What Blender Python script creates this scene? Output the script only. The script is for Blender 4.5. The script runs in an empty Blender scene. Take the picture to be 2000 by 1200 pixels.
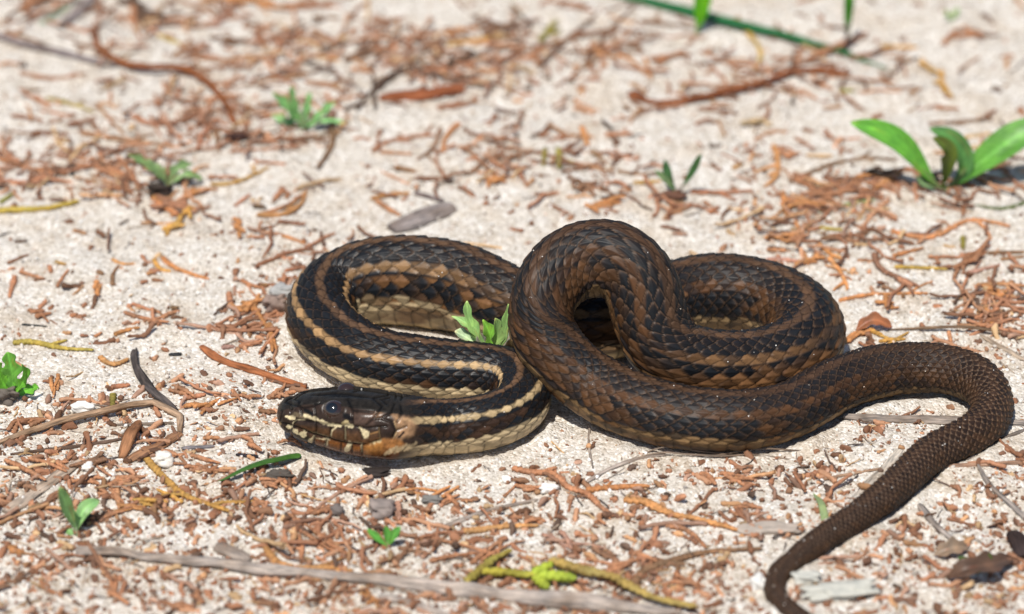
import bpy, math
import numpy as np

# ------------------------------------------------------------------ camera, light, exposure
CM = 0.01                      # everything below is laid out in centimetres
PITCH = math.radians(30.0)
DIST = 60.0                    # cm from lens to the sand at the picture's middle
FPX = 6600.0                   # focal length in photo pixels (photo 2000 x 1200)
scene = bpy.context.scene
cam_d = bpy.data.cameras.new("camera")
cam = bpy.data.objects.new("camera", cam_d)
scene.collection.objects.link(cam)
scene.camera = cam
FWD = np.array([0, math.cos(PITCH), -math.sin(PITCH)])
UPV = np.array([0, math.sin(PITCH), math.cos(PITCH)])
CPOS = -DIST * FWD
cam.location = tuple(CPOS * CM)
cam.rotation_euler = (math.pi / 2 - PITCH, 0, 0)
cam_d.sensor_width = 36.0
cam_d.lens = 36.0 * FPX / 2000.0
cam_d.clip_start = 0.01
cam_d.clip_end = 200.0
cam_d.dof.use_dof = True
cam_d.dof.focus_distance = 0.568
cam_d.dof.aperture_fstop = 14.0

SUN_EL, SUN_AZ = math.radians(63), math.radians(-156)   # azimuth from +Y (away from camera), negative = left
sun_dir = np.array([math.cos(SUN_EL) * math.sin(SUN_AZ), math.cos(SUN_EL) * math.cos(SUN_AZ), math.sin(SUN_EL)])
world = bpy.data.worlds.new("World"); scene.world = world; world.use_nodes = True
wn = world.node_tree.nodes; wl = world.node_tree.links
sky = wn.new("ShaderNodeTexSky"); sky.sky_type = 'NISHITA'; sky.sun_disc = False
sky.sun_elevation = SUN_EL; sky.sun_rotation = SUN_AZ
wl.new(sky.outputs[0], wn["Background"].inputs[0]); wn["Background"].inputs[1].default_value = 0.095
sd = bpy.data.lights.new("sun", 'SUN'); sd.energy = 4.6; sd.angle = math.radians(0.53); sd.color = (1.0, 0.955, 0.89)
so = bpy.data.objects.new("sun", sd); scene.collection.objects.link(so)
so.rotation_euler = (math.pi / 2 - SUN_EL, 0, math.pi - SUN_AZ); so.location = tuple(sun_dir * 2)
scene.view_settings.view_transform = 'Standard'; scene.view_settings.look = 'None'
scene.view_settings.gamma = 1.0; scene.view_settings.use_curve_mapping = False
scene.view_settings.exposure = 0.0

# ------------------------------------------------------------------ helpers
def unproj(px, py, z=0.0):
    """photo pixel -> point on the horizontal plane at height z (cm)"""
    px = np.asarray(px, float); py = np.asarray(py, float); z = np.asarray(z, float)
    u = (px - 1000) / FPX; v = (600 - py) / FPX
    dx = u; dy = FWD[1] + v * UPV[1]; dz = FWD[2] + v * UPV[2]
    t = (z - CPOS[2]) / dz
    return np.stack([CPOS[0] + t * dx, CPOS[1] + t * dy, z + 0 * t], -1)
def proj(P):
    D = np.asarray(P, float) - CPOS
    w = D @ FWD
    return np.stack([1000 + FPX * D[..., 0] / w, 600 - FPX * (D @ UPV) / w], -1)
def scale_at(P):
    return FPX / ((np.asarray(P, float) - CPOS) @ FWD)      # px per cm

def _h(ix, iy, seed):
    n = (ix.astype(np.int64) * 374761393 + iy.astype(np.int64) * 668265263 + seed * 974634757) & 0xFFFFFFFF
    n = ((n ^ (n >> 13)) * 1274126177) & 0xFFFFFFFF
    n = n ^ (n >> 16)
    return (n & 0xFFFFFF) / float(0xFFFFFF)
def vnoise(x, y, seed=0):
    x = np.asarray(x, float); y = np.asarray(y, float)
    ix = np.floor(x); iy = np.floor(y); fx = x - ix; fy = y - iy
    fx = fx * fx * (3 - 2 * fx); fy = fy * fy * (3 - 2 * fy)
    a = _h(ix, iy, seed); b = _h(ix + 1, iy, seed); c = _h(ix, iy + 1, seed); d = _h(ix + 1, iy + 1, seed)
    return (a + (b - a) * fx + (c - a) * fy + (a - b - c + d) * fx * fy) * 2 - 1
def hgt(x, y):
    """height of the sand in cm"""
    return (0.075 * vnoise(x / 2.6, y / 2.6, 1) + 0.05 * vnoise(x / 0.95, y / 0.95, 2)
            + 0.036 * vnoise(x / 0.36, y / 0.36, 3))
def lin(r, g, b, k=0.8):
    c = np.array([r, g, b]) / 255.0
    c = np.where(c <= 0.04045, c / 12.92, ((c + 0.055) / 1.055) ** 2.4)
    return tuple(c * k)
def dry(r, g, b): return tuple(np.array(lin(r, g, b, 1.0)) * [0.88, 1.0, 0.97])

def make_mesh(name, V, F, cols=None, smooth=True):
    """V (n,3) in cm, F list of index arrays (quads or tris)"""
    me = bpy.data.meshes.new(name)
    Fs = F if isinstance(F, list) else [F]
    Fs = [np.asarray(f, np.int32) for f in Fs if len(f)]
    V = np.asarray(V, np.float32) * CM
    me.vertices.add(len(V)); me.vertices.foreach_set("co", V.ravel())
    nl = sum(f.size for f in Fs); nf = sum(len(f) for f in Fs)
    me.loops.add(nl); me.polygons.add(nf)
    me.loops.foreach_set("vertex_index", np.concatenate([f.ravel() for f in Fs]))
    tot = np.concatenate([np.full(len(f), f.shape[1], np.int32) for f in Fs])
    st = np.concatenate([[0], np.cumsum(tot)[:-1]]).astype(np.int32)
    me.polygons.foreach_set("loop_start", st); me.polygons.foreach_set("loop_total", tot)
    if cols is not None:
        at = me.attributes.new("Col", 'FLOAT_COLOR', 'POINT')
        c = np.ones((len(V), 4), np.float32); c[:, :cols.shape[1]] = cols
        at.data.foreach_set("color", c.ravel())
    me.update(calc_edges=True)
    me.polygons.foreach_set("use_smooth", np.full(nf, smooth, bool))
    me.validate()
    return me
def link(name, me, mat=None, parent=None, loc=None):
    o = bpy.data.objects.new(name, me)
    scene.collection.objects.link(o)
    if me is not None and mat is not None and len(me.materials) == 0: me.materials.append(mat)
    if parent is not None: o.parent = parent
    if loc is not None: o.location = tuple(np.asarray(loc, float) * CM)
    return o
def tag(o, label=None, cat=None, group=None, kind=None):
    if label: o["label"] = label
    if cat: o["category"] = cat
    if group: o["group"] = group
    if kind: o["kind"] = kind
    return o

def spline(P, n, closed=False):
    """natural cubic spline through rows of P, chord-length parameter; returns samples and parameter"""
    P = np.asarray(P, float); m = len(P)
    d = np.linalg.norm(np.diff(P[:, :3], axis=0), axis=1); t = np.concatenate([[0], np.cumsum(np.maximum(d, 1e-6))])
    if m == 2:
        s = np.linspace(0, t[-1], n); w = (s / t[-1])[:, None]
        return P[0] * (1 - w) + P[1] * w, s
    h = np.diff(t); A = np.zeros((m, m)); B = np.zeros((m, P.shape[1])); A[0, 0] = A[-1, -1] = 1
    for i in range(1, m - 1):
        A[i, i - 1] = h[i - 1]; A[i, i] = 2 * (h[i - 1] + h[i]); A[i, i + 1] = h[i]
        B[i] = 6 * ((P[i + 1] - P[i]) / h[i] - (P[i] - P[i - 1]) / h[i - 1])
    M = np.linalg.solve(A, B)
    s = np.linspace(0, t[-1], n) if np.isscalar(n) else np.asarray(n)
    k = np.clip(np.searchsorted(t, s, side='right') - 1, 0, m - 2)
    hk = h[k][:, None]; a = (t[k + 1] - s)[:, None]; b = (s - t[k])[:, None]
    return (M[k] * a ** 3 + M[k + 1] * b ** 3) / (6 * hk) + (P[k] / hk - M[k] * hk / 6) * a + (P[k + 1] / hk - M[k + 1] * hk / 6) * b, s

def grid_faces(nr, nc, wrap=True):
    i = np.arange(nr - 1)[:, None]; j = np.arange(nc if wrap else nc - 1)[None, :]; j2 = (j + 1) % nc
    return np.stack([i * nc + j, i * nc + j2, (i + 1) * nc + j2, (i + 1) * nc + j], -1).reshape(-1, 4)

def shingle(row, v, p=1.7, period=None, win=1):
    """overlapping scales; returns a (0.5 = free rear tip), b (across), e (distance to the rear edge), row id, v id"""
    best = np.full(row.shape, -9.0); bb = np.zeros_like(row); be = np.zeros_like(row); bi = np.zeros_like(row); bj = np.zeros_like(row)
    r0 = np.round(row)
    for dr in (0, -1, 1):
        i = r0 + dr; b = row - i; off = np.where(np.mod(i, 2) == 1, 0.5, 0.0)
        rear = 0.5 - 0.5 * np.minimum(np.abs(b), 1.2) ** p
        j0 = np.round(v - off)
        for dj in (-1, 0, 1):
            a = v - off - (j0 + dj)
            ok = (a < rear) & (a > best) & (np.abs(b) <= 1.0)
            best = np.where(ok, a, best); bb = np.where(ok, b, bb); be = np.where(ok, rear - a, be)
            bi = np.where(ok, i, bi); bj = np.where(ok, j0 + dj, bj)
    if period: bi = np.mod(bi, period)
    return best, bb, be, bi, bj
def hash2(i, j, s=0): return _h(np.asarray(i), np.asarray(j), 100 + s)

def frames(C):
    T = np.gradient(C, axis=0); T /= np.linalg.norm(T, axis=1)[:, None] + 1e-12
    S = np.cross(T, [0, 0, 1.0]); S /= np.linalg.norm(S, axis=1)[:, None] + 1e-9
    return T, S, np.cross(S, T)

# ------------------------------------------------------------------ materials
def new_mat(name):
    m = bpy.data.materials.new(name); m.use_nodes = True
    n = m.node_tree.nodes; return m, n, m.node_tree.links, n["Principled BSDF"]
def nd(n, t, **kw):
    x = n.new(t)
    for k, v in kw.items(): setattr(x, k, v)
    return x
def ramp(n, stops, interp='LINEAR'):
    r = n.new("ShaderNodeValToRGB"); e = r.color_ramp.elements; r.color_ramp.interpolation = interp
    while len(e) < len(stops): e.new(0.5)
    for k, (p, c) in enumerate(stops): e[k].position = p; e[k].color = (*c, 1)
    return r
def mixc(n, l, fac, a, b, mode='MIX'):
    x = nd(n, "ShaderNodeMix", data_type='RGBA', blend_type=mode)
    for s, v in ((0, fac), (6, a), (7, b)):
        if hasattr(v, "is_linked") or hasattr(v, "links"): l.new(v, x.inputs[s])
        elif s == 0: x.inputs[0].default_value = v
        else: x.inputs[s].default_value = (*v, 1)
    return x.outputs[2]

def sand_material():
    m, n, l, b = new_mat("white_sand")
    tc = nd(n, "ShaderNodeTexCoord")
    v1 = nd(n, "ShaderNodeTexVoronoi"); v1.inputs["Scale"].default_value = 2300
    v2 = nd(n, "ShaderNodeTexVoronoi"); v2.inputs["Scale"].default_value = 1050
    n1 = nd(n, "ShaderNodeTexNoise"); n1.inputs["Scale"].default_value = 90; n1.inputs["Detail"].default_value = 5
    n2 = nd(n, "ShaderNodeTexNoise"); n2.inputs["Scale"].default_value = 420; n2.inputs["Detail"].default_value = 3
    for x in (v1, v2, n1, n2): l.new(tc.outputs["Object"], x.inputs["Vector"])
    s1 = nd(n, "ShaderNodeSeparateColor"); l.new(v1.outputs["Color"], s1.inputs[0])
    s2 = nd(n, "ShaderNodeSeparateColor"); l.new(v2.outputs["Color"], s2.inputs[0])
    grains = ramp(n, [(0.0, (.34, .30, .245)), (0.10, (.52, .475, .41)), (0.5, (.615, .57, .505)), (0.8, (.69, .65, .59)), (0.95, (.85, .83, .79))])
    l.new(s1.outputs[0], grains.inputs[0])
    coarse = ramp(n, [(0.0, (.74, .68, .62)), (0.06, (.98, .96, .93)), (0.7, (1, 1, 1)), (1, (1.06, 1.06, 1.06))])
    l.new(s2.outputs[1], coarse.inputs[0])
    dust = ramp(n, [(0.35, (0.92, 0.86, 0.79)), (0.5, (1, .985, .965)), (0.7, (1.03, 1.03, 1.03))])
    l.new(n1.outputs[0], dust.inputs[0])
    c = mixc(n, l, 1.0, grains.outputs[0], coarse.outputs[0], 'MULTIPLY')
    c = mixc(n, l, 1.0, c, dust.outputs[0], 'MULTIPLY')
    l.new(c, b.inputs["Base Color"]); b.inputs["Roughness"].default_value = 0.75
    b.inputs["Specular IOR Level"].default_value = 0.25
    bp = nd(n, "ShaderNodeBump"); bp.inputs["Strength"].default_value = 0.65; bp.inputs["Distance"].default_value = 0.0004
    add = nd(n, "ShaderNodeMath", operation='ADD'); l.new(v1.outputs["Distance"], add.inputs[0]); l.new(n2.outputs[0], add.inputs[1])
    inv = nd(n, "ShaderNodeMath", operation='MULTIPLY'); inv.inputs[1].default_value = -1.0
    l.new(v1.outputs["Distance"], inv.inputs[0]); l.new(inv.outputs[0], add.inputs[0])
    l.new(add.outputs[0], bp.inputs["Height"]); l.new(bp.outputs[0], b.inputs["Normal"])
    return m

def attr_material(name, rough=0.6, spec=0.4, noise_scale=900, noise_amt=0.25, bump=0.0, alpha_rough=False, coat=0.0):
    m, n, l, b = new_mat(name)
    a = nd(n, "ShaderNodeAttribute", attribute_name="Col")
    tc = nd(n, "ShaderNodeTexCoord"); ns = nd(n, "ShaderNodeTexNoise"); ns.inputs["Scale"].default_value = noise_scale; ns.inputs["Detail"].default_value = 4
    l.new(tc.outputs["Object"], ns.inputs["Vector"])
    r = ramp(n, [(0.25, (1 - noise_amt,) * 3), (0.75, (1 + noise_amt,) * 3)]); l.new(ns.outputs[0], r.inputs[0])
    l.new(mixc(n, l, 1.0, a.outputs["Color"], r.outputs[0], 'MULTIPLY'), b.inputs["Base Color"])
    b.inputs["Roughness"].default_value = rough; b.inputs["Specular IOR Level"].default_value = spec
    if alpha_rough: l.new(a.outputs["Alpha"], b.inputs["Roughness"])
    if bump:
        bp = nd(n, "ShaderNodeBump"); bp.inputs["Strength"].default_value = bump; bp.inputs["Distance"].default_value = 0.0002
        l.new(ns.outputs[0], bp.inputs["Height"]); l.new(bp.outputs[0], b.inputs["Normal"])
    return m

def object_colour_material(name, rough=0.7, spec=0.3, sc=500, amt=0.35, bump=0.5, stretch=None, trans=0.0, tint=(1.25, 1.0, 0.8), grain=False, vcol=False):
    """colour from the object's own colour, broken up by noise"""
    m, n, l, b = new_mat(name)
    oi = nd(n, "ShaderNodeObjectInfo"); tc = nd(n, "ShaderNodeTexCoord")
    ns = nd(n, "ShaderNodeTexNoise"); ns.inputs["Scale"].default_value = sc; ns.inputs["Detail"].default_value = 5
    src = tc.outputs["Object"]
    if grain: src = nd(n, "ShaderNodeAttribute", attribute_name="Col").outputs["Vector"]
    if stretch:
        mp = nd(n, "ShaderNodeMapping"); mp.inputs["Scale"].default_value = stretch; l.new(src, mp.inputs["Vector"]); src = mp.outputs[0]
    l.new(src, ns.inputs["Vector"])
    r = ramp(n, [(0.3, tuple((1 - amt) * t ** -0.5 for t in tint)), (0.7, tuple((1 + amt * 0.7) * t ** 0.3 for t in tint))]); l.new(ns.outputs[0], r.inputs[0])
    c = mixc(n, l, 1.0, oi.outputs["Color"], r.outputs[0], 'MULTIPLY')
    if vcol: c = mixc(n, l, 1.0, c, nd(n, "ShaderNodeAttribute", attribute_name="Col").outputs["Color"], 'MULTIPLY')
    if grain:
        bg = nd(n, "ShaderNodeTexNoise"); bg.inputs["Scale"].default_value = 130; bg.inputs["Detail"].default_value = 4; l.new(tc.outputs["Object"], bg.inputs["Vector"])
        r2 = ramp(n, [(0.35, (.62, .56, .50)), (0.55, (1, 1, 1)), (0.75, (1.15, 1.14, 1.12))]); l.new(bg.outputs[0], r2.inputs[0])
        c = mixc(n, l, 1.0, c, r2.outputs[0], 'MULTIPLY')
    l.new(c, b.inputs["Base Color"]); b.inputs["Roughness"].default_value = rough; b.inputs["Specular IOR Level"].default_value = spec
    if trans:
        b.inputs["Subsurface Weight"].default_value = 0.0
        tr = nd(n, "ShaderNodeBsdfTranslucent"); l.new(c, tr.inputs[0])
        mx = nd(n, "ShaderNodeMixShader"); mx.inputs[0].default_value = trans
        l.new(b.outputs[0], mx.inputs[1]); l.new(tr.outputs[0], mx.inputs[2]); l.new(mx.outputs[0], n["Material Output"].inputs[0])
    bp = nd(n, "ShaderNodeBump"); bp.inputs["Strength"].default_value = bump; bp.inputs["Distance"].default_value = 0.0003
    l.new(ns.outputs[0], bp.inputs["Height"]); l.new(bp.outputs[0], b.inputs["Normal"])
    return m
M_SAND = sand_material()
M_SNAKE = attr_material("snake_scales", 0.4, 0.17, 1400, 0.16, 0.12, alpha_rough=True)
M_BITS = attr_material("loose_bits", 0.7, 0.3, 1500, 0.25, 0.3)
M_SPRIG = object_colour_material("dry_sprig", 0.7, 0.22, 600, 0.22, 0.5, vcol=True, tint=(1.1, 1.0, 0.92))
M_WOOD = object_colour_material("weathered_wood", 0.85, 0.15, 2600, 0.5, 1.0, tint=(1.1, 1.0, 0.9), grain=True)
M_LEAF = object_colour_material("green_leaf", 0.42, 0.4, 500, 0.18, 0.35, trans=0.3, tint=(1.15, 1.0, 0.85), vcol=True)
M_STONE = object_colour_material("stone", 0.75, 0.3, 500, 0.22, 0.6, tint=(1.05, 1, 0.97))

# ------------------------------------------------------------------ the snake
# centre line traced from the photograph: px, py, centre height (cm), half width px, half height px, tone, roll
HEADN = 7
CL = [
 # px,  py,   z,   a,  b, tone, roll
 (541, 809, .50,   8,  10, 0, 0),
 (572, 811, .47,  43,  36, 0, 0),
 (612, 813, .49,  56,  52, 0, 0),
 (650, 817, .51,  63,  60, 0, 0),
 (725, 828, .53,  72,  66, 0, 0),
 (785, 835, .52,  68,  63, 0, 0),
 (860, 837, .48,  54,  58, 0, 4),
 (940, 830, .48,  52,  58, 0, 6),
 (1000, 808, .50, 53,  58, 0, 8),
 (1022, 775, .54, 54,  60, .05, 6),
 (1000, 745, .56, 56,  62, .05, 0),
 (930, 732, .57,  60,  63, .05, -4),
 (820, 722, .58,  63,  65, .1, 0),
 (710, 697, .60,  66,  67, .1, 4),
 (645, 655, .62,  68,  70, .1, 0),
 (627, 610, .64,  69,  74, .1, 0),
 (655, 574, .68,  70,  80, .12, 0),
 (725, 556, .72,  70,  93, .2, 0),
 (820, 556, .74,  70,  100, .3, 0),
 (910, 571, .74,  70,  98, .42, 0),
 (990, 603, .72,  69,  90, .5, 0),
 (1080, 628, .70, 68,  82, .4, 0),
 (1165, 636, .70, 68,  82, .3, 0),
 (1260, 610, .70, 69,  82, .5, 0),
 (1350, 582, .71, 70,  83, .7, 0),
 (1450, 581, .71, 70,  83, .7, 0),
 (1530, 603, .70, 71,  80, .65, 0),
 (1576, 645, .68, 73,  78, .6, 0),
 (1548, 694, .66, 71,  76, .55, 0),
 (1470, 718, .66, 69,  76, .5, 0),
 (1385, 718, .66, 68,  77, .5, 4),
 (1305, 688, .95, 70, 80, .6, 8),
 (1272, 632, 1.38, 72, 82, .8, 6),
 (1250, 567, 1.90, 70, 84, .9, 0),
 (1215, 523, 2.22, 66, 84, 1, 0),
 (1160, 512, 2.25, 66, 84, 1, 0),
 (1105, 530, 2.12, 65, 82, 1, 0),
 (1064, 582, 1.80, 64, 78, 1, 0),
 (1059, 645, 1.36, 63, 72, 1, 4),
 (1096, 706, .95, 64,  68, .95, 8),
 (1160, 758, .60, 66,  68, .9, 8),
 (1243, 798, .64, 66,  69, .85, 6),
 (1340, 820, .59, 63,  66, .85, 4),
 (1440, 825, .57, 61,  64, .9, 2),
 (1530, 808, .53, 58,  59, 1, 0),
 (1610, 768, .51, 56,  57, 1.15, 0),
 (1690, 735, .49, 53,  55, 1.4, -4),
 (1770, 722, .47, 50,  53, 1.7, -6),
 (1850, 726, .46, 47,  51, 1.9, 0),
 (1915, 752, .43, 44,  48, 2, 0),
 (1938, 797, .40, 40,  42, 2, 0),
 (1900, 848, .38, 39,  40, 2, 4),
 (1828, 884, .36, 37,  38, 2, 4),
 (1770, 932, .34, 35,  35, 2, 4),
 (1700, 992, .31, 31,  31, 2, 4),
 (1620, 1045, .28, 27, 27, 2, 2),
 (1548, 1098, .26, 23, 23, 2, 0),
 (1512, 1145, .24, 21, 21, 2, 0),
 (1530, 1182, .22, 20, 20, 2, 0),
 (1590, 1222, .20, 17, 17, 2, 0),
 (1680, 1262, .15, 11, 11, 2, 0),
 (1780, 1290, .08, 5, 5, 2, 0),
]
def build_snake():
    K = np.array(CL, float)
    for i in list(range(6, 30)) + list(range(41, len(K))): K[i, 2] = 0.86 * K[i, 4] / (scale_at(unproj(K[i, 0], K[i, 1], .5))) - 0.04
    P3 = unproj(K[:, 0], K[:, 1], K[:, 2]); sc = scale_at(P3)
    Q = np.concatenate([P3, (K[:, 3] / sc)[:, None], (K[:, 4] / sc)[:, None], K[:, 5:6], K[:, 6:7]], 1)
    fine, s = spline(Q, 6000)
    ds = np.linalg.norm(np.diff(fine[:, :3], axis=0), axis=1); arc = np.concatenate([[0], np.cumsum(ds)])
    # arc length of the control points
    ka = np.array([arc[np.argmin(np.linalg.norm(fine[:, :3] - p, axis=1))] for p in P3])
    def lint(col, x): return np.interp(x, ka, K[:, col])
    HL = ka[5]                                   # head length (to the jaw's end)
    rad = np.interp(arc, ka, Q[:, 3]) * 0.5 + np.interp(arc, ka, Q[:, 4]) * 0.5
    Lsc = 0.46 * np.maximum(rad, 0.12) * (1 - 0.12 * np.clip((arc - ka[45]) / 8, 0, 1))
    vcum = np.concatenate([[0], np.cumsum(ds / ((Lsc[1:] + Lsc[:-1]) / 2))])
    # stations: dense snout, then 13 per scale
    head_st = HL * (1 - np.cos(np.linspace(0.0, 1, 60) * math.pi / 2)) * 0.22
    head_st = np.concatenate([head_st, np.linspace(head_st[-1], HL * 1.12, 225)[1:]])
    v1 = np.interp(HL * 1.12, arc, vcum)
    body_v = np.arange(v1, vcum[-1], 1 / 11.0)[1:]
    st = np.concatenate([head_st, np.interp(body_v, vcum, arc)])
    fi = np.stack([np.interp(st, arc, fine[:, k]) for k in range(fine.shape[1])], 1)
    C = fi[:, :3]; a = np.maximum(fi[:, 3], .004); b = np.maximum(fi[:, 4], .004)
    tone = np.interp(st, ka, K[:, 5]); roll = np.radians(np.interp(st, ka, K[:, 6]))
    # round the snout
    tip = np.clip(st / 0.24, 0, 1); cap = np.sqrt(np.maximum(1 - (1 - tip) ** 2, 0)); 
    a0 = np.interp(0.24, st, a); b0 = np.interp(0.24, st, b)
    a = np.where(st < 0.24, a0 * cap + 1e-4, a); b = np.where(st < 0.24, b0 * cap + 1e-4, b)
    cf = np.stack([np.interp(st, arc, fine[:, k]) for k in range(3)], 1)
    Tn = np.stack([np.interp(st, arc, np.gradient(fine[:, k], arc)) for k in range(3)], 1)
    Tn /= np.linalg.norm(Tn, axis=1)[:, None]
    S = np.cross(Tn, [0, 0, 1.0]); S /= np.linalg.norm(S, axis=1)[:, None]; U = np.cross(S, Tn)
    cr, sr = np.cos(roll)[:, None], np.sin(roll)[:, None]
    S, U = S * cr + U * sr, U * cr - S * sr
    TOT = 38.0
    NC = 210
    q = (np.arange(NC) / NC - 0.5) * TOT          # 0 = mid-dorsal
    # more vertices on the back than under the belly
    phi = 2 * math.pi * q / TOT
    ns = len(st)
    Qq = np.broadcast_to(q, (ns, NC)); Vv = np.broadcast_to(np.interp(st, arc, vcum)[:, None], (ns, NC)).copy()
    hd = np.clip((st - HL * 0.96) / (HL * 0.17), 0, 1)[:, None]       # 0 on the head, 1 on the body
    hd = hd * hd * (3 - 2 * hd)
    # cross-section: rounded, flattened underneath, boxier on the head
    cs, sn = np.cos(phi), np.sin(phi)
    ex = 2 / (2 + 0.55 * (1 - hd))
    cx = np.sign(sn) * np.abs(sn) ** ex; cz = np.sign(cs) * np.abs(cs) ** ex
    cz = np.where(cz < 0, cz * (0.86 + 0.0 * cz), cz)
    tail = np.clip((st - ka[46]) / 6, 0, 1)[:, None]
    X = cx * a[:, None]; Z = cz * b[:, None]
    ux = st[:, None] / HL
    # head modelling: flat crown, brow ridge, narrower crown than jaw
    hm = (1 - hd) * np.clip(st / 0.5, 0, 1)[:, None]
    Z = np.where(Z > 0, Z * (1 - 0.10 * hm * (np.abs(cx) < 0.55)), Z)
    X = X * (1 - 0.16 * hm * np.clip(cz, 0, 1))
    eye_u, eye_w = 0.430, 0.34
    P = C[:, None, :] + X[..., None] * S[:, None, :] + Z[..., None] * U[:, None, :]
    nrm = (cs / b[:, None])[..., None] * U[:, None, :] + (sn / a[:, None])[..., None] * S[:, None, :]
    nrm /= np.linalg.norm(nrm, axis=2)[..., None]
    kq = (1 - 0.36 * np.clip((st - ka[45]) / (ka[54] - ka[45]), 0, 1))[:, None]      # fewer rows on the tail
    # --- scales
    A, B, E, I, J = shingle(Qq * kq + 0.16 * vnoise(Vv * .45, Qq * .4, 14), Vv + 0.16 * vnoise(Vv * .4 + 9, Qq * .5, 15), 1.85)
    r1 = hash2(I, J, 1); r2 = hash2(I, J, 2); r3 = hash2(I, J, 3)
    dors = np.abs(I) <= 10
    amp = (0.030 * (a + b) * 0.75 * (1 + 0.9 * np.clip(tone - 1, 0, 1)))[:, None]
    Hs = amp * (0.55 * (A + 0.5) - 0.45 * B ** 2 + 0.55 * np.exp(-(B / 0.13) ** 2) * np.clip(A + .55, 0, 1) * np.clip(E / .12, 0, 1)
                - 0.55 * np.exp(-(E / 0.05) ** 2))
    # belly plates: one wide plate per scale length
    fv = np.mod(Vv * 1.0, 1.0)
    Hv = amp * (0.5 * fv - 0.3)
    wv = np.clip((np.abs(Qq) - 11.2) / 0.7, 0, 1)
    H = Hs * (1 - wv) + Hv * wv
    H = H * hd * np.clip((st[-1] - st)[:, None] / 3, 0, 1)
    P = P + nrm * H[..., None]
    # slow irregularity so the tube is not perfectly smooth
    und = 0.012 * vnoise(Vv * 0.35, Qq * 0.3, 11) + 0.008 * vnoise(Vv * 0.9, Qq * 0.25, 12)
    P = P + nrm * (und * hd)[..., None]
    # --- colours of the scales
    def c(*x): return np.array(x)
    BLK, BLU = c(.0065, .0065, .0070), c(.012, .014, .017)
    BRN, DBR = c(.150, .073, .033), c(.048, .024, .013)
    TAN, CRM = c(.40, .235, .105), c(.56, .43, .25)
    RUS = c(.22, .095, .035)
    t = np.broadcast_to(tone[:, None], (ns, NC))[..., None]
    t1 = np.clip(t, 0, 1); t2 = np.clip(t - 1, 0, 1)
    aI = np.abs(I)[..., None]
    rnd = r1[..., None]; rn2 = r2[..., None]; rn3 = r3[..., None]
    blot = (vnoise(Vv * 0.22, I * 0.33, 21) + 0.5 * vnoise(Vv * 0.6, I * 0.7, 22))[..., None]
    # ground colour of a dark scale: black base, brown toward the rear edge as the tone rises
    rear = np.clip((A[..., None] + 0.25) / 0.7, 0, 1)
    dark = BLK + (BLU - BLK) * (0.3 + 0.7 * rn2)
    browned = np.clip(t1 * (0.34 * rear ** 2 + 0.08 * rnd + 0.14 * np.clip(blot, -1, 1)), 0, 1)
    col = dark * (1 - browned) + (DBR * 0.6 + BRN * 0.18) * browned
    # tail: even brown
    col = col * (1 - 0.75 * t2) + (c(.034, .018, .011) * (0.6 + 0.7 * rnd) * (1 - 0.4 * rear)) * 0.75 * t2
    # mid-dorsal stripe
    aq = 0.72 * np.abs(Qq)[..., None] + 0.28 * np.minimum(aI, np.abs(Qq)[..., None] + 1.0); wav = 0.18 * vnoise(Vv * 1.7, np.sign(Qq) * 3.0, 23)[..., None]
    w = np.clip((0.95 + 0.25 * t1 - aq + wav) / 0.35, 0, 1) * (1 - 0.6 * t2) * (0.75 + 0.25 * rnd)
    strp = c(.155, .086, .046) * (1 - t1) + c(.078, .040, .021) * t1
    col = col * (1 - w * 0.9) + strp * (0.7 + 0.5 * rn2) * w * 0.9
    # lateral stripe, thin and nearly continuous in front, broken up farther back
    neckw = np.clip(1 - t1 * 9, 0, 1); tl = np.clip(t1 * 1.5, 0, 1)
    w = np.clip((0.74 + 0.22 * tl - np.abs(aq - 4.9 - 0.3 * tl) + wav) / 0.25, 0, 1) * (1 - 0.65 * t2)
    w = w * (1 - 0.30 * t1) * (1 - 0.75 * tl * np.clip((rn2 + 0.35 * blot - 0.45) * 4, 0, 1))
    lat = (TAN * 1.0) * (1 - tl) + (RUS * 0.40 + BRN * 0.10) * tl
    lat = lat * (1 - neckw) + CRM * c(.88, .84, .78) * neckw
    col = col * (1 - w) + lat * (0.65 + 0.55 * rnd) * w
    # lower flank: tan, rust and black blotches, then cream
    w = np.clip((aq - 6.0) / 0.3, 0, 1) * np.clip((10.0 - aq) / 0.3, 0, 1) * np.clip((0.9 * blot + 0.8 * (rn3 - .5) + 0.10 * tl + .40 * np.clip(1 - np.abs(t - .38) / .3, 0, 1)) * 2.4, 0, 1) * (1 - .5 * t2)
    mid = np.clip(1 - np.abs(t - .4) / .3, 0, 1); fl = (RUS * (0.34 + .35 * mid) + TAN * (0.03 + .15 * mid)) * (1 - neckw) + DBR * neckw
    col = col * (1 - w * 0.85) + fl * (0.45 + 0.9 * rnd) * w * 0.85
    edge = 9.3 + 0.7 * np.clip(blot, -1, 1) + 1.1 * np.clip(t1 * 1.4 - .4, 0, 1) + 0.8 * (rnd - .5)
    w = np.clip((aq - edge) / 0.2, 0, 1) * np.where(rn3 > 0.10 + 0.22 * t1, 1, 0.35)
    tc_ = np.clip(t1 * 1.5 - .25, 0, 1); cream = CRM * (1 - tc_) + c(.22, .135, .062) * tc_
    cream = cream * (1 - 0.6 * t2) + c(.085, .052, .027) * 0.6 * t2
    cb = np.clip((vnoise(Vv * .5, Qq * .45, 27)[..., None] + 0.5 * (rn2 - .5)) * 2.2, 0, 1) * np.clip((t - .10) * 8, 0, 1) * (t < 1)
    cream = cream * (1 - .75 * cb) + (RUS * .55) * .75 * cb
    col = col * (1 - w) + cream * (0.6 + 0.55 * rnd) * w
    # keratin edge: pale rim on the free edge of every scale, dark skin just behind it
    wvv = (1 - wv[..., None]) * (aI < 9.5)
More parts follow.
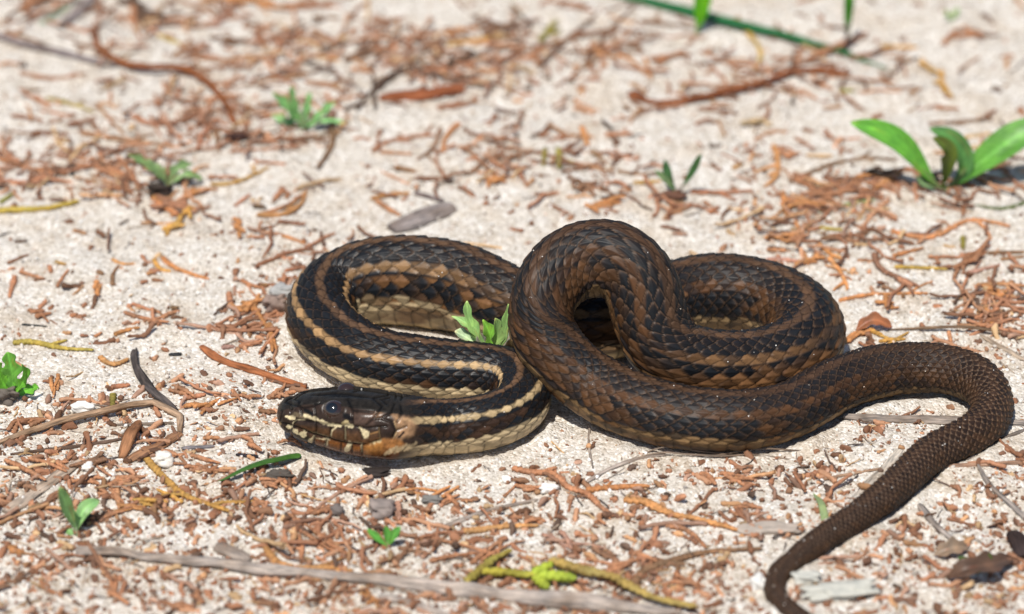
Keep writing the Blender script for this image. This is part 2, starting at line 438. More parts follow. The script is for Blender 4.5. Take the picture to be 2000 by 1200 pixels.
    rim = np.exp(-(np.maximum(E, 0)[..., None] / (0.07 + 0.02 * t1)) ** 2) * wvv
    rimc = c(.19, .112, .066) * (0.36 + 0.24 * t1 + 0.33 * t2)
    col = col * (1 - rim * 0.8) + np.maximum(rimc, col * 0.9) * rim * 0.8
    front = -0.5 * (1 - np.minimum(np.abs(B), 1)) ** 1.85
    skin = np.clip((front + 0.17 - A) / 0.10, 0, 1)[..., None] * (1 - wv[..., None])
    col = col * (1 - 0.62 * skin)
    pl = np.exp(-(np.minimum(fv, 1 - fv) / 0.06) ** 2)[..., None] * wv[..., None]
    col = col * (1 - 0.6 * pl)
    rough = np.broadcast_to(0.40 + 0.10 * t1[..., 0] + 0.10 * (r3 - .5), (ns, NC)).copy()

    # --- head plates, marks and colours (drawn in the enlarged head photo, laid on the side of the head)
    nh = int(np.searchsorted(st, HL * 1.16))
    px = proj(P[:nh])                                    # side of the head that the photo shows
    gx = (px[..., 0] - 530) * 6.6667; gy = (px[..., 1] - 740) * 6.6667
    near = (phi > 0) if (S[10, 1] < 0) else (phi < 0)
    side_idx = np.arange(NC); mir = (-side_idx) % NC
    near_of = np.where(near, side_idx, mir)
    gx = gx[:, near_of]; gy = gy[:, near_of]
    crown = np.broadcast_to(np.abs(phi) < 0.62, gx.shape)
    und_ = np.broadcast_to(np.abs(phi) > 2.25, gx.shape)
    hc = np.broadcast_to(c(.036, .023, .017), gx.shape + (3,)).copy()
    hc[crown] = c(.019, .016, .013)
    def wob(k): return 13 * vnoise(gx / 48, gy / 48, 60 + k) + 9 * vnoise(gx / 19, gy / 19, 160 + k)
    def stroke(pts, w, colr, soft=10, op=1.0):
        nonlocal hc
        d = np.full(gx.shape, 1e9)
        pts = [pts[0], pts[0]] if len(pts) == 1 else pts
        for (x0, y0), (x1, y1) in zip(pts[:-1], pts[1:]):
            dx, dy = x1 - x0, y1 - y0; L2 = dx * dx + dy * dy + 1e-9
            tt = np.clip(((gx - x0) * dx + (gy - y0) * dy) / L2, 0, 1)
            d = np.minimum(d, np.hypot(gx - x0 - tt * dx, gy - y0 - tt * dy))
        m = np.clip((w / 2 + wob(len(pts)) * min(1, w / 60) - d) / soft + 0.5, 0, 1) * op * (~crown)
        hc = hc * (1 - m[..., None]) + np.array(colr) * m[..., None]
        return m
    def poly(pts, colr, soft=14, op=1.0):
        nonlocal hc
        inside = np.zeros(gx.shape, bool); n = len(pts)
        d = np.full(gx.shape, 1e9)
        for k in range(n):
            x0, y0 = pts[k]; x1, y1 = pts[(k + 1) % n]
            cond = ((y0 > gy) != (y1 > gy)) & (gx < (x1 - x0) * (gy - y0) / (y1 - y0 + 1e-9) + x0)
            inside ^= cond
            dx, dy = x1 - x0, y1 - y0; tt = np.clip(((gx - x0) * dx + (gy - y0) * dy) / (dx * dx + dy * dy + 1e-9), 0, 1)
            d = np.minimum(d, np.hypot(gx - x0 - tt * dx, gy - y0 - tt * dy))
        sd_ = np.where(inside, d, -d) + wob(n)
        m = np.clip(sd_ / soft + 0.5, 0, 1) * op * (~crown)
        hc = hc * (1 - m[..., None]) + np.array(colr) * m[..., None]
    CR = (.60, .50, .30)
    poly([(300, 600), (1000, 690), (1400, 700), (1400, 860), (1000, 850), (600, 760), (330, 690)], (.085, .042, .020), 60)
    poly([(520, 760), (1000, 840), (1200, 850), (1500, 860), (1700, 900), (1600, 1120), (1200, 1080), (900, 1000), (560, 870)], (.115, .040, .014), 40)
    poly([(760, 800), (940, 830), (930, 920), (770, 880)], (.20, .075, .020), 35)
    poly([(1060, 870), (1160, 880), (1160, 960), (1060, 940)], (.25, .095, .024), 30)
    poly([(1200, 870), (1320, 840), (1460, 790), (1470, 930), (1380, 980), (1230, 980)], (.37, .165, .045), 90)
    poly([(1450, 790), (1680, 780), (1740, 860), (1640, 960), (1480, 960)], (.32, .14, .045), 50)
    for k in range(9):
        x = 1480 + k * 42; y = 960 - 10 * (k % 3) - k * 8
        stroke([(x, y + 30), (x + 70, y - 40)], 30, (.55, .42, .24), 14, .85)
    poly([(1290, 430), (1400, 370), (1460, 430), (1440, 510), (1330, 520)], (.20, .115, .065), 50, .8)
    poly([(1580, 470), (1800, 500), (1900, 600), (1860, 720), (1700, 790), (1640, 760), (1640, 600)], (.36, .21, .11), 60, .95)
    poly([(1410, 640), (1560, 610), (1620, 680), (1590, 760), (1430, 770)], (.030, .018, .013), 14)
    stroke([(190, 490), (240, 500), (290, 512)], 48, CR); stroke([(300, 470), (480, 490)], 60, (.16, .12, .07), 20, .8)
    stroke([(268, 630), (285, 570), (340, 532), (430, 538)], 16, CR, 8)
    stroke([(430, 480), (560, 520), (700, 580), (790, 602)], 44, CR)
    for x, y, r in ((230, 632, 28), (315, 680, 38), (410, 725, 44)): stroke([(x, y)], r * 2, CR, 8)
    stroke([(400, 655), (500, 702), (640, 735), (760, 772), (900, 812), (1010, 832), (1180, 850)], 12, (.34, .26, .14), 8)
    stroke([(420, 664), (520, 716), (640, 748), (760, 786), (900, 826), (1010, 846), (1200, 862)], 9, (.004, .003, .003), 6)
    stroke([(800, 600), (850, 628), (785, 680), (770, 750)], 20, CR, 10); stroke([(820, 605), (900, 620)], 30, CR, 10)
    stroke([(960, 600), (962, 800)], 18, CR, 8); stroke([(960, 590), (1040, 618)], 46, CR, 12)
    stroke([(930, 590), (980, 560)], 40, (.42, .33, .17), 12)
    poly([(1140, 640), (1200, 650), (1275, 705), (1265, 775), (1190, 785)], CR, 12)
    stroke([(1290, 720), (1390, 690)], 14, (.30, .16, .06), 10)
    stroke([(1400, 640), (1410, 770)], 13, (.33, .22, .11), 8)
    stroke([(1600, 560), (1640, 680), (1590, 780)], 12, (.36, .24, .12), 8)
    stroke([(545, 770), (500, 815)], 50, CR); stroke([(730, 790), (712, 865)], 44, CR); stroke([(1010, 860), (985, 920)], 66, CR)
    stroke([(560, 770), (760, 800)], 10, CR, 6, .7)
    stroke([(1170, 860), (1180, 960)], 18, CR, 10); stroke([(1290, 850), (1420, 810)], 40, (.55, .42, .22), 16)
    stroke([(1660, 760), (1720, 700)], 30, (.02, .012, .01)); stroke([(60, 560), (110, 590)], 30, (.35, .24, .12), 16)
    stroke([(440, 410), (520, 450)], 44, (.008, .008, .008), 16)          # pit in front of the eye
    stroke([(262, 388)], 46, (.003, .003, .003), 12)                       # nostril
    stroke([(960, 480), (1050, 520)], 60, (.008, .007, .007), 20)
    poly([(1040, 430), (1330, 440), (1330, 600), (1080, 600)], (.085, .052, .038), 60, .9)
    hc = hc * (1 + 0.28 * vnoise(gx / 40, gy / 40, 70) + 0.22 * vnoise(gx / 15, gy / 15, 72))[..., None]
    # grooves between the plates
    groove = np.zeros(gx.shape)
    def cut(pts, w=15, dep=1.0):
        d = np.full(gx.shape, 1e9)
        for (x0, y0), (x1, y1) in zip(pts[:-1], pts[1:]):
            dx, dy = x1 - x0, y1 - y0; tt = np.clip(((gx - x0) * dx + (gy - y0) * dy) / (dx * dx + dy * dy + 1e-9), 0, 1)
            d = np.minimum(d, np.hypot(gx - x0 - tt * dx, gy - y0 - tt * dy))
        np.maximum(groove, dep * np.exp(-(d / w) ** 2), out=groove)
    cut([(60, 560), (230, 600), (420, 664), (520, 716), (640, 748), (760, 786), (900, 826), (1010, 846), (1200, 862), (1420, 800)], 13, 1.7)
    for pl in ([(580, 550), (580, 720)], [(770, 640), (765, 760)], [(960, 640), (960, 810)], [(1140, 650), (1190, 790)], [(1400, 640), (1410, 780)],
               [(560, 770), (550, 850)], [(720, 800), (700, 880)], [(910, 840), (905, 930)], [(1050, 860), (1050, 960)], [(1180, 860), (1180, 980)],
               [(290, 600), (340, 530), (700, 590), (1000, 600), (1230, 640), (1500, 620)], [(180, 300), (420, 380), (560, 350), (640, 310)],
               [(1000, 280), (1060, 420), (1060, 600)], [(1330, 260), (1440, 360), (1330, 520), (1230, 600)], [(360, 300), (400, 470)], [(560, 340), (580, 520)],
               [(520, 200), (900, 220), (1400, 240), (1500, 330)], [(150, 420), (120, 560)], [(520, 130), (620, 210)], [(860, 120), (900, 220)], [(1240, 150), (1300, 240)], [(250, 230), (380, 300)], [(1060, 420), (1330, 440)], [(1330, 520), (1440, 510), (1560, 440)], [(1560, 440), (1600, 330)], [(1640, 560), (1700, 440), (1680, 340)], [(1620, 680), (1760, 620)], [(1440, 520), (1560, 560), (1620, 680), (1560, 780)]):
        cut(pl)
    # eye socket and brow
    eye_c = (800, 395)
    de = np.hypot((gx - eye_c[0]) / 150, (gy - eye_c[1]) / 118)
    ring = np.exp(-((de - 1.02) / 0.16) ** 2)
    brow = np.exp(-((gx - 770) / 190) ** 2 - ((gy - 275) / 40) ** 2)
    sock = np.clip(1 - de, 0, 1)
    noz = np.exp(-(np.hypot(gx - 262, gy - 388) / 26) ** 2); pit = np.exp(-(np.hypot((gx - 480) / 60, (gy - 430) / 28)) ** 2)
    bulge = 0.018 * np.exp(-((gx - 1150) / 130) ** 2 - ((gy - 500) / 70) ** 2) + 0.012 * np.exp(-((gx - 1510) / 70) ** 2 - ((gy - 690) / 60) ** 2)
    for x0, x1, yc in ((590, 760, 660), (780, 950, 720), (970, 1140, 740), (330, 570, 620)):
        bulge += 0.010 * np.clip(1 - (np.abs(gx - (x0 + x1) / 2) / ((x1 - x0) / 2)) ** 4, 0, 1) * np.exp(-((gy - yc) / 60) ** 2)
    for x0, x1, yc in ((730, 910, 850), (920, 1050, 890), (1060, 1180, 910), (1190, 1420, 920), (560, 715, 815)):
        bulge += 0.010 * np.clip(1 - (np.abs(gx - (x0 + x1) / 2) / ((x1 - x0) / 2)) ** 4, 0, 1) * np.exp(-((gy - yc) / 45) ** 2)
    Hh = -0.022 * groove + 0.024 * brow * (~crown) - 0.02 * sock + 0.008 * ring - 0.03 * noz - 0.014 * pit + bulge
    hb = np.ones(nh); hw = (1 - hd[:nh])
    P[:nh] += nrm[:nh] * (Hh * hw)[..., None]
    hc = hc * (1 - 0.72 * np.clip(groove, 0, 1)[..., None])
    m = (hw ** 1.0)[..., None]
    col[:nh] = col[:nh] * (1 - m) + hc * m
    rough[:nh] = rough[:nh] * (1 - hw) + 0.27 * hw + 0.08 * hw * vnoise(gx / 90, gy / 90, 71)
    V = P.reshape(-1, 3)
    # caps
    F = grid_faces(ns, NC)
    nV = len(V); V = np.concatenate([V, P[0].mean(0)[None], P[-1].mean(0)[None]])
    j = np.arange(NC); j2 = (j + 1) % NC
    caps = np.concatenate([np.stack([np.full(NC, nV), j2, j], 1), np.stack([np.full(NC, nV + 1), (ns - 1) * NC + j, (ns - 1) * NC + j2], 1)])
    colr = np.concatenate([np.clip(col, 0.002, 0.9), rough[..., None]], 2).reshape(-1, 4)
    colr = np.concatenate([colr, colr[:1], colr[-1:]])
    base = np.array([*C[nh][:2], 0.0])
    V = V - base
    me = make_mesh("snake_body", V, [F[:, ::-1], caps[:, ::-1]], colr)
    root = link("snake", None, loc=base); root.empty_display_size = 0.01
    tag(root, "dark brown and black keeled snake with cream stripes coiled on the sand", "snake")
    link("body", me, M_SNAKE, root)
    # eyes
    def surf(gx0, gy0):
        d = np.hypot(gx - gx0, gy - gy0) + 1e6 * (~np.broadcast_to(near, gx.shape))
        k = np.unravel_index(np.argmin(d), d.shape); return k
    k = surf(*eye_c)
    m, n, l, bs = new_mat("eye"); at = nd(n, "ShaderNodeAttribute", attribute_name="Col"); l.new(at.outputs[0], bs.inputs[0])
    bs.inputs["Roughness"].default_value = 0.06; bs.inputs["Coat Weight"].default_value = 1.0; bs.inputs["Coat Roughness"].default_value = 0.02
    R = 0.178
    for sgn in (0, 1):
        kk = k if sgn == 0 else (k[0], mir[k[1]])
        nn = nrm[kk]; ctr = P[kk] - nn * R * 0.46
        nl, nm = 40, 48
        th = np.linspace(0, math.pi, nl)[:, None]; ph = (np.arange(nm) / nm * 2 * math.pi)[None]
        dirs = np.stack([np.sin(th) * np.cos(ph), np.sin(th) * np.sin(ph), np.cos(th) + 0 * ph], -1)
        zax = nn; xax = Tn[k[0]] - nn * (Tn[k[0]] @ nn); xax /= np.linalg.norm(xax); yax = np.cross(zax, xax)
        W = dirs[..., :1] * xax * 1.08 + dirs[..., 1:2] * yax + dirs[..., 2:] * zax
        ang = np.broadcast_to(th, (nl, nm))
        ec = np.where((ang < 0.50)[..., None], np.array([.004, .006, .009]), np.array([.030, .015, .011]))
        ec = np.where(((ang >= 0.50) & (ang < 0.56))[..., None], np.array([.07, .036, .018]), ec)
        eme = make_mesh("eye", (ctr + W * R - base).reshape(-1, 3), grid_faces(nl, nm), ec.reshape(-1, 3))
        o = link("eye", eme, m, root)
    return fine, arc, ka, Q, P, nrm
SN_F, SN_ARC, SN_KA, SN_Q, SN_P, SN_N = build_snake()

# ------------------------------------------------------------------ litter: helpers
rng = np.random.default_rng(7)
SNK = SN_F[::12, :3]; SNR = np.maximum(SN_F[::12, 3], 0.05)
def snake_gap(x, y):
    """distance in plan from the nearest part of the snake that lies low on the sand"""
    x = np.atleast_1d(x); y = np.atleast_1d(y); low = SNK[:, 2] < 1.3
    P = SNK[low]; R = SNR[low]; out = np.empty(len(x))
    for k in range(0, len(x), 2000):
        d = np.hypot(x[k:k + 2000, None] - P[None, :, 0], y[k:k + 2000, None] - P[None, :, 1]) - R[None]
        out[k:k + 2000] = d.min(1)
    return out
# ------------------------------------------------------------------ ground
def build_ground():
    def axis(lo, hi, st, far):
        core = np.arange(lo, hi + st / 2, st); out = [core]; d = st; x = core[-1]; e = []
        while x < far: d *= 1.22; x += d; e.append(x)
        w = []; d = st; x = core[0]
        while x > -far: d *= 1.22; x -= d; w.append(x)
        return np.concatenate([w[::-1], core, e])
    xs = axis(-12.5, 12.5, 0.075, 4000); ys = axis(-10.5, 17.0, 0.085, 4000)
    X, Y = np.meshgrid(xs, ys)
    near = np.clip((60 - np.hypot(X, Y)) / 30, 0, 1)
    Z = hgt(X, Y) + near * (0.018 * vnoise(X / 0.14, Y / 0.14, 5) + 0.013 * vnoise(X / 0.07, Y / 0.07, 6))
    Z *= 0.25 + 0.75 * near
    nearv = (np.abs(X) < 12) & (Y > -10) & (Y < 8); gp = np.full(X.shape, 9.0); gp[nearv] = snake_gap(X[nearv], Y[nearv])
    Z += 0.07 * np.exp(-((gp - 0.06) / 0.16) ** 2) * (0.6 + 0.8 * vnoise(X / 0.5, Y / 0.5, 8)) - 0.05 * (gp < -0.1)
    me = make_mesh("ground", np.stack([X, Y, Z], -1).reshape(-1, 3), grid_faces(len(ys), len(xs), wrap=False))
    o = link("ground", me, M_SAND); tag(o, kind="structure", label="pale sandy ground strewn with dry rust brown litter", cat="ground")
build_ground()

def on_ground(px, py, lift=0.0):
    p = unproj(px, py, 0.0)
    for _ in range(3): p = unproj(px, py, hgt(p[..., 0], p[..., 1]) + lift)
    return p
def at_depth(px, py, y):
    u = (px - 1000) / FPX; v = (600 - py) / FPX
    d = np.array([u, FWD[1] + v * UPV[1], FWD[2] + v * UPV[2]]); t = (y - CPOS[1]) / d[1]
    return CPOS + t * d

def tube(C, ra, rb, sides=10, relief=None, round_ends=True):
    """closed tube along C with half width ra, half height rb (arrays)"""
    n = len(C); T, S, U = frames(C)
    ra = np.broadcast_to(ra, n).copy(); rb = np.broadcast_to(rb, n).copy()
    if round_ends:
        s = np.concatenate([[0], np.cumsum(np.linalg.norm(np.diff(C, axis=0), axis=1))]); m = np.minimum(s, s[-1] - s)
        rr = np.maximum(ra.max() * 0.9, 1e-3); k = np.sqrt(np.clip(1 - (1 - np.clip(m / rr, 0, 1)) ** 2, 0.02, 1)); ra *= k; rb *= k
    ph = np.arange(sides) / sides * 2 * math.pi
    k = 1.0 if relief is None else relief
    X = np.cos(ph)[None] * ra[:, None] * k; Z = np.sin(ph)[None] * rb[:, None] * k
    V = C[:, None] + X[..., None] * S[:, None] + Z[..., None] * U[:, None]
    V = V.reshape(-1, 3); F = grid_faces(n, sides); nv = len(V); j = np.arange(sides); j2 = (j + 1) % sides
    V = np.concatenate([V, C[:1], C[-1:]])
    caps = np.concatenate([np.stack([np.full(sides, nv), j, j2], 1), np.stack([np.full(sides, nv + 1), (n - 1) * sides + j2, (n - 1) * sides + j], 1)])
    return V, F[:, ::-1], caps[:, ::-1]
def join(parts):
    Vs, Q, Tt, o = [], [], [], 0
    for V, F, c_ in parts:
        Vs.append(V); 
        if len(F): Q.append(F + o)
        if len(c_): Tt.append(c_ + o)
        o += len(V)
    out = []
    if Q: out.append(np.concatenate(Q))
    if Tt: out.append(np.concatenate(Tt))
    return np.concatenate(Vs), out

def sprig_geo(C, r, braid=0.11, sides=10, amp=0.34, taper=0.55, seed=0, per=6):
    """scaly twiglet: returns tube geometry and a colour factor per vertex"""
    s = np.concatenate([[0], np.cumsum(np.linalg.norm(np.diff(C, axis=0), axis=1))])
    n = int(np.clip(s[-1] / braid * per, 8, 150)); ss = np.linspace(0, s[-1], n)
    C = np.stack([np.interp(ss, s, C[:, k]) for k in range(3)], 1)
    w = ss / s[-1]
    ra = r * (1 - (1 - taper) * w ** 2) * (1 + 0.16 * vnoise(ss * 3, np.full(n, seed * 3.7), 31))
    row = np.arange(sides) / sides * 4
    Rw, Vv = np.meshgrid(row, ss / braid)
    A, B, E, I, J = shingle(Rw, Vv, 1.6)
    rn = hash2(I % 4, J, int(seed * 7) % 1000)
    rel = 1 + amp * (A - 0.05) * 1.5 - amp * 0.5 * B ** 2 + 0.08 * vnoise(Rw * 2 + seed, Vv * 2, 33) + 0.14 * (rn - .5)
    f = (0.72 + 0.5 * rn) * (1 + 0.25 * np.exp(-(np.maximum(E, 0) / .1) ** 2)) * np.where(A < -0.28, 0.72, 1.0)
    grey = np.clip(0.5 * vnoise(Rw * 0.5 + seed, Vv * 0.35, 34) + 0.1, 0, 0.6)[..., None]
    colf = (f[..., None] * (1 - grey) + f[..., None] * np.array([.85, 1.05, 1.25]) * grey).reshape(-1, 3)
    colf = np.concatenate([colf, colf[:1], colf[-1:]])
    return tube(C, ra, ra * 0.8, sides, rel) + (colf,)
def join4(parts):
    V, F = join([p[:3] for p in parts]); return V, F, np.concatenate([p[3] for p in parts])
def wood_geo(C, ra, rb, sides=14, seed=0, rough=0.10, taper=0.6):
    s = np.concatenate([[0], np.cumsum(np.linalg.norm(np.diff(C, axis=0), axis=1))])
    n = int(np.clip(s[-1] / 0.06, 10, 260)); ss = np.linspace(0, s[-1], n)
    C = np.stack([np.interp(ss, s, C[:, k]) for k in range(3)], 1)
    C = C + 0.25 * rb * np.stack([vnoise(ss * 1.6, ss * 0 + seed, 41), vnoise(ss * 1.6, ss * 0 + seed, 42), 0.6 * vnoise(ss * 1.6, ss * 0 + seed, 43)], 1)
    row = np.arange(sides) / sides
    Rw, Vv = np.meshgrid(row * sides, ss)
    rel = 1 + 1.6 * rough * (vnoise(Rw * 0.9 + seed * 9, Vv * 0.5, 44)) + rough * 1.2 * vnoise(Rw * 2 + seed, Vv * 2.2, 45)
    k = 1 + 0.22 * vnoise(ss * 1.3, ss * 0 + seed * 5, 46) + 0.10 * vnoise(ss * 4.1, ss * 0 + seed * 5, 47)
    q_ = np.minimum(ss, ss[-1] - ss) / max(ss[-1], 1e-6); k = k * (taper + (1 - taper) * np.clip(q_ / 0.16, 0, 1) ** .7)
    ph = row * 2 * math.pi
    gr = np.stack([Vv * 0.16, np.cos(ph)[None] * ra + 0 * Vv, np.sin(ph)[None] * ra + 0 * Vv], -1).reshape(-1, 3)
    gr = np.concatenate([gr, gr[:1], gr[-1:]])
    return tube(C, ra * k, rb * k, sides, rel, round_ends=False) + (gr,)
def ground_path(pts, r, lift=0.72, n=40, sharp=False, arch=0.0):
    pts = np.array(pts, float)
    if len(pts) == 1: pts = np.array([pts[0] - [6, 0], pts[0] + [6, 0]])
    if sharp:
        d = np.concatenate([[0], np.cumsum(np.linalg.norm(np.diff(pts, axis=0), axis=1))]); q_ = np.linspace(0, d[-1], n)
        P = np.stack([np.interp(q_, d, pts[:, 0]), np.interp(q_, d, pts[:, 1])], 1)
    else: P, _ = spline(np.concatenate([pts, np.zeros((len(pts), 1))], 1), n)
    G = on_ground(P[:, 0], P[:, 1], r * lift)
    k = np.hanning(n + 2)[1:-1] if n > 4 else 0
    # a stiff stick bridges the hollows of the sand
    x = np.linspace(0, 1, n); z = G[:, 2]
    zf = np.polyval(np.polyfit(x, z, 2), x); zz = np.maximum(0.5 * z + 0.5 * zf, z - 0.25 * r)
    G[:, 2] = zz + arch * k
    return G

COL = dict(rust=dry(178, 118, 86), orange=dry(196, 128, 82), brown=dry(146, 102, 78), dark=dry(100, 72, 58), tan=dry(204, 164, 126),
           yellow=dry(188, 148, 72), olive=dry(150, 128, 62), grey=dry(150, 138, 130), pink=dry(184, 132, 112), gold=dry(198, 142, 76), char=dry(52, 50, 52))
WORD = dict(rust="rust brown", orange="orange brown", brown="dull brown", dark="dark brown", tan="tan", yellow="yellow", olive="olive", pink="pinkish brown", gold="golden brown", grey="grey", char="blackened")
LAND = [((600, 850), "beside the snake's head"), ((560, 600), "beside the snake's loop of cream-striped body"), ((1250, 420), "behind the snake's raised coil"), ((800, 430), "behind the snake near the grey pebble"),
        ((1640, 470), "behind the snake's round end coil"), ((1800, 700), "beside the snake's tail bend"), ((1690, 1060), "beside the thin end of the snake's tail"), ((1400, 930), "in front of the snake's thick lower coil"),
        ((1830, 330), "around the broad-leaved seedling"), ((590, 220), "around the bushy green seedling"), ((1480, 80), "around the long green grass blade"), ((650, 1120), "along the long grey stick"), ((200, 830), "around the bent straw"),
        ((320, 350), "around the spindly dark-based seedling"), ((1310, 350), "around the wiry two-stemmed sprout"), ((1100, 1120), "around the yellow-green sprig"), ((140, 990), "around the pale furry sprout"), ((350, 160), "around the long curved brown stick"),
        ((30, 740), "around the bright lobed seedling"), ((850, 190), "around the torn rust bark flake"), ((950, 960), "in front of the snake's neck"), ((400, 480), "on the open sand beside the striped loop"), ((1930, 600), "around the thin straight straw"), ((1900, 980), "around the crossed grey sticks by the tail")]
def where(px, py):
    return min(LAND, key=lambda L: math.hypot(L[0][0] - px, (L[0][1] - py) * 1.4))[1]

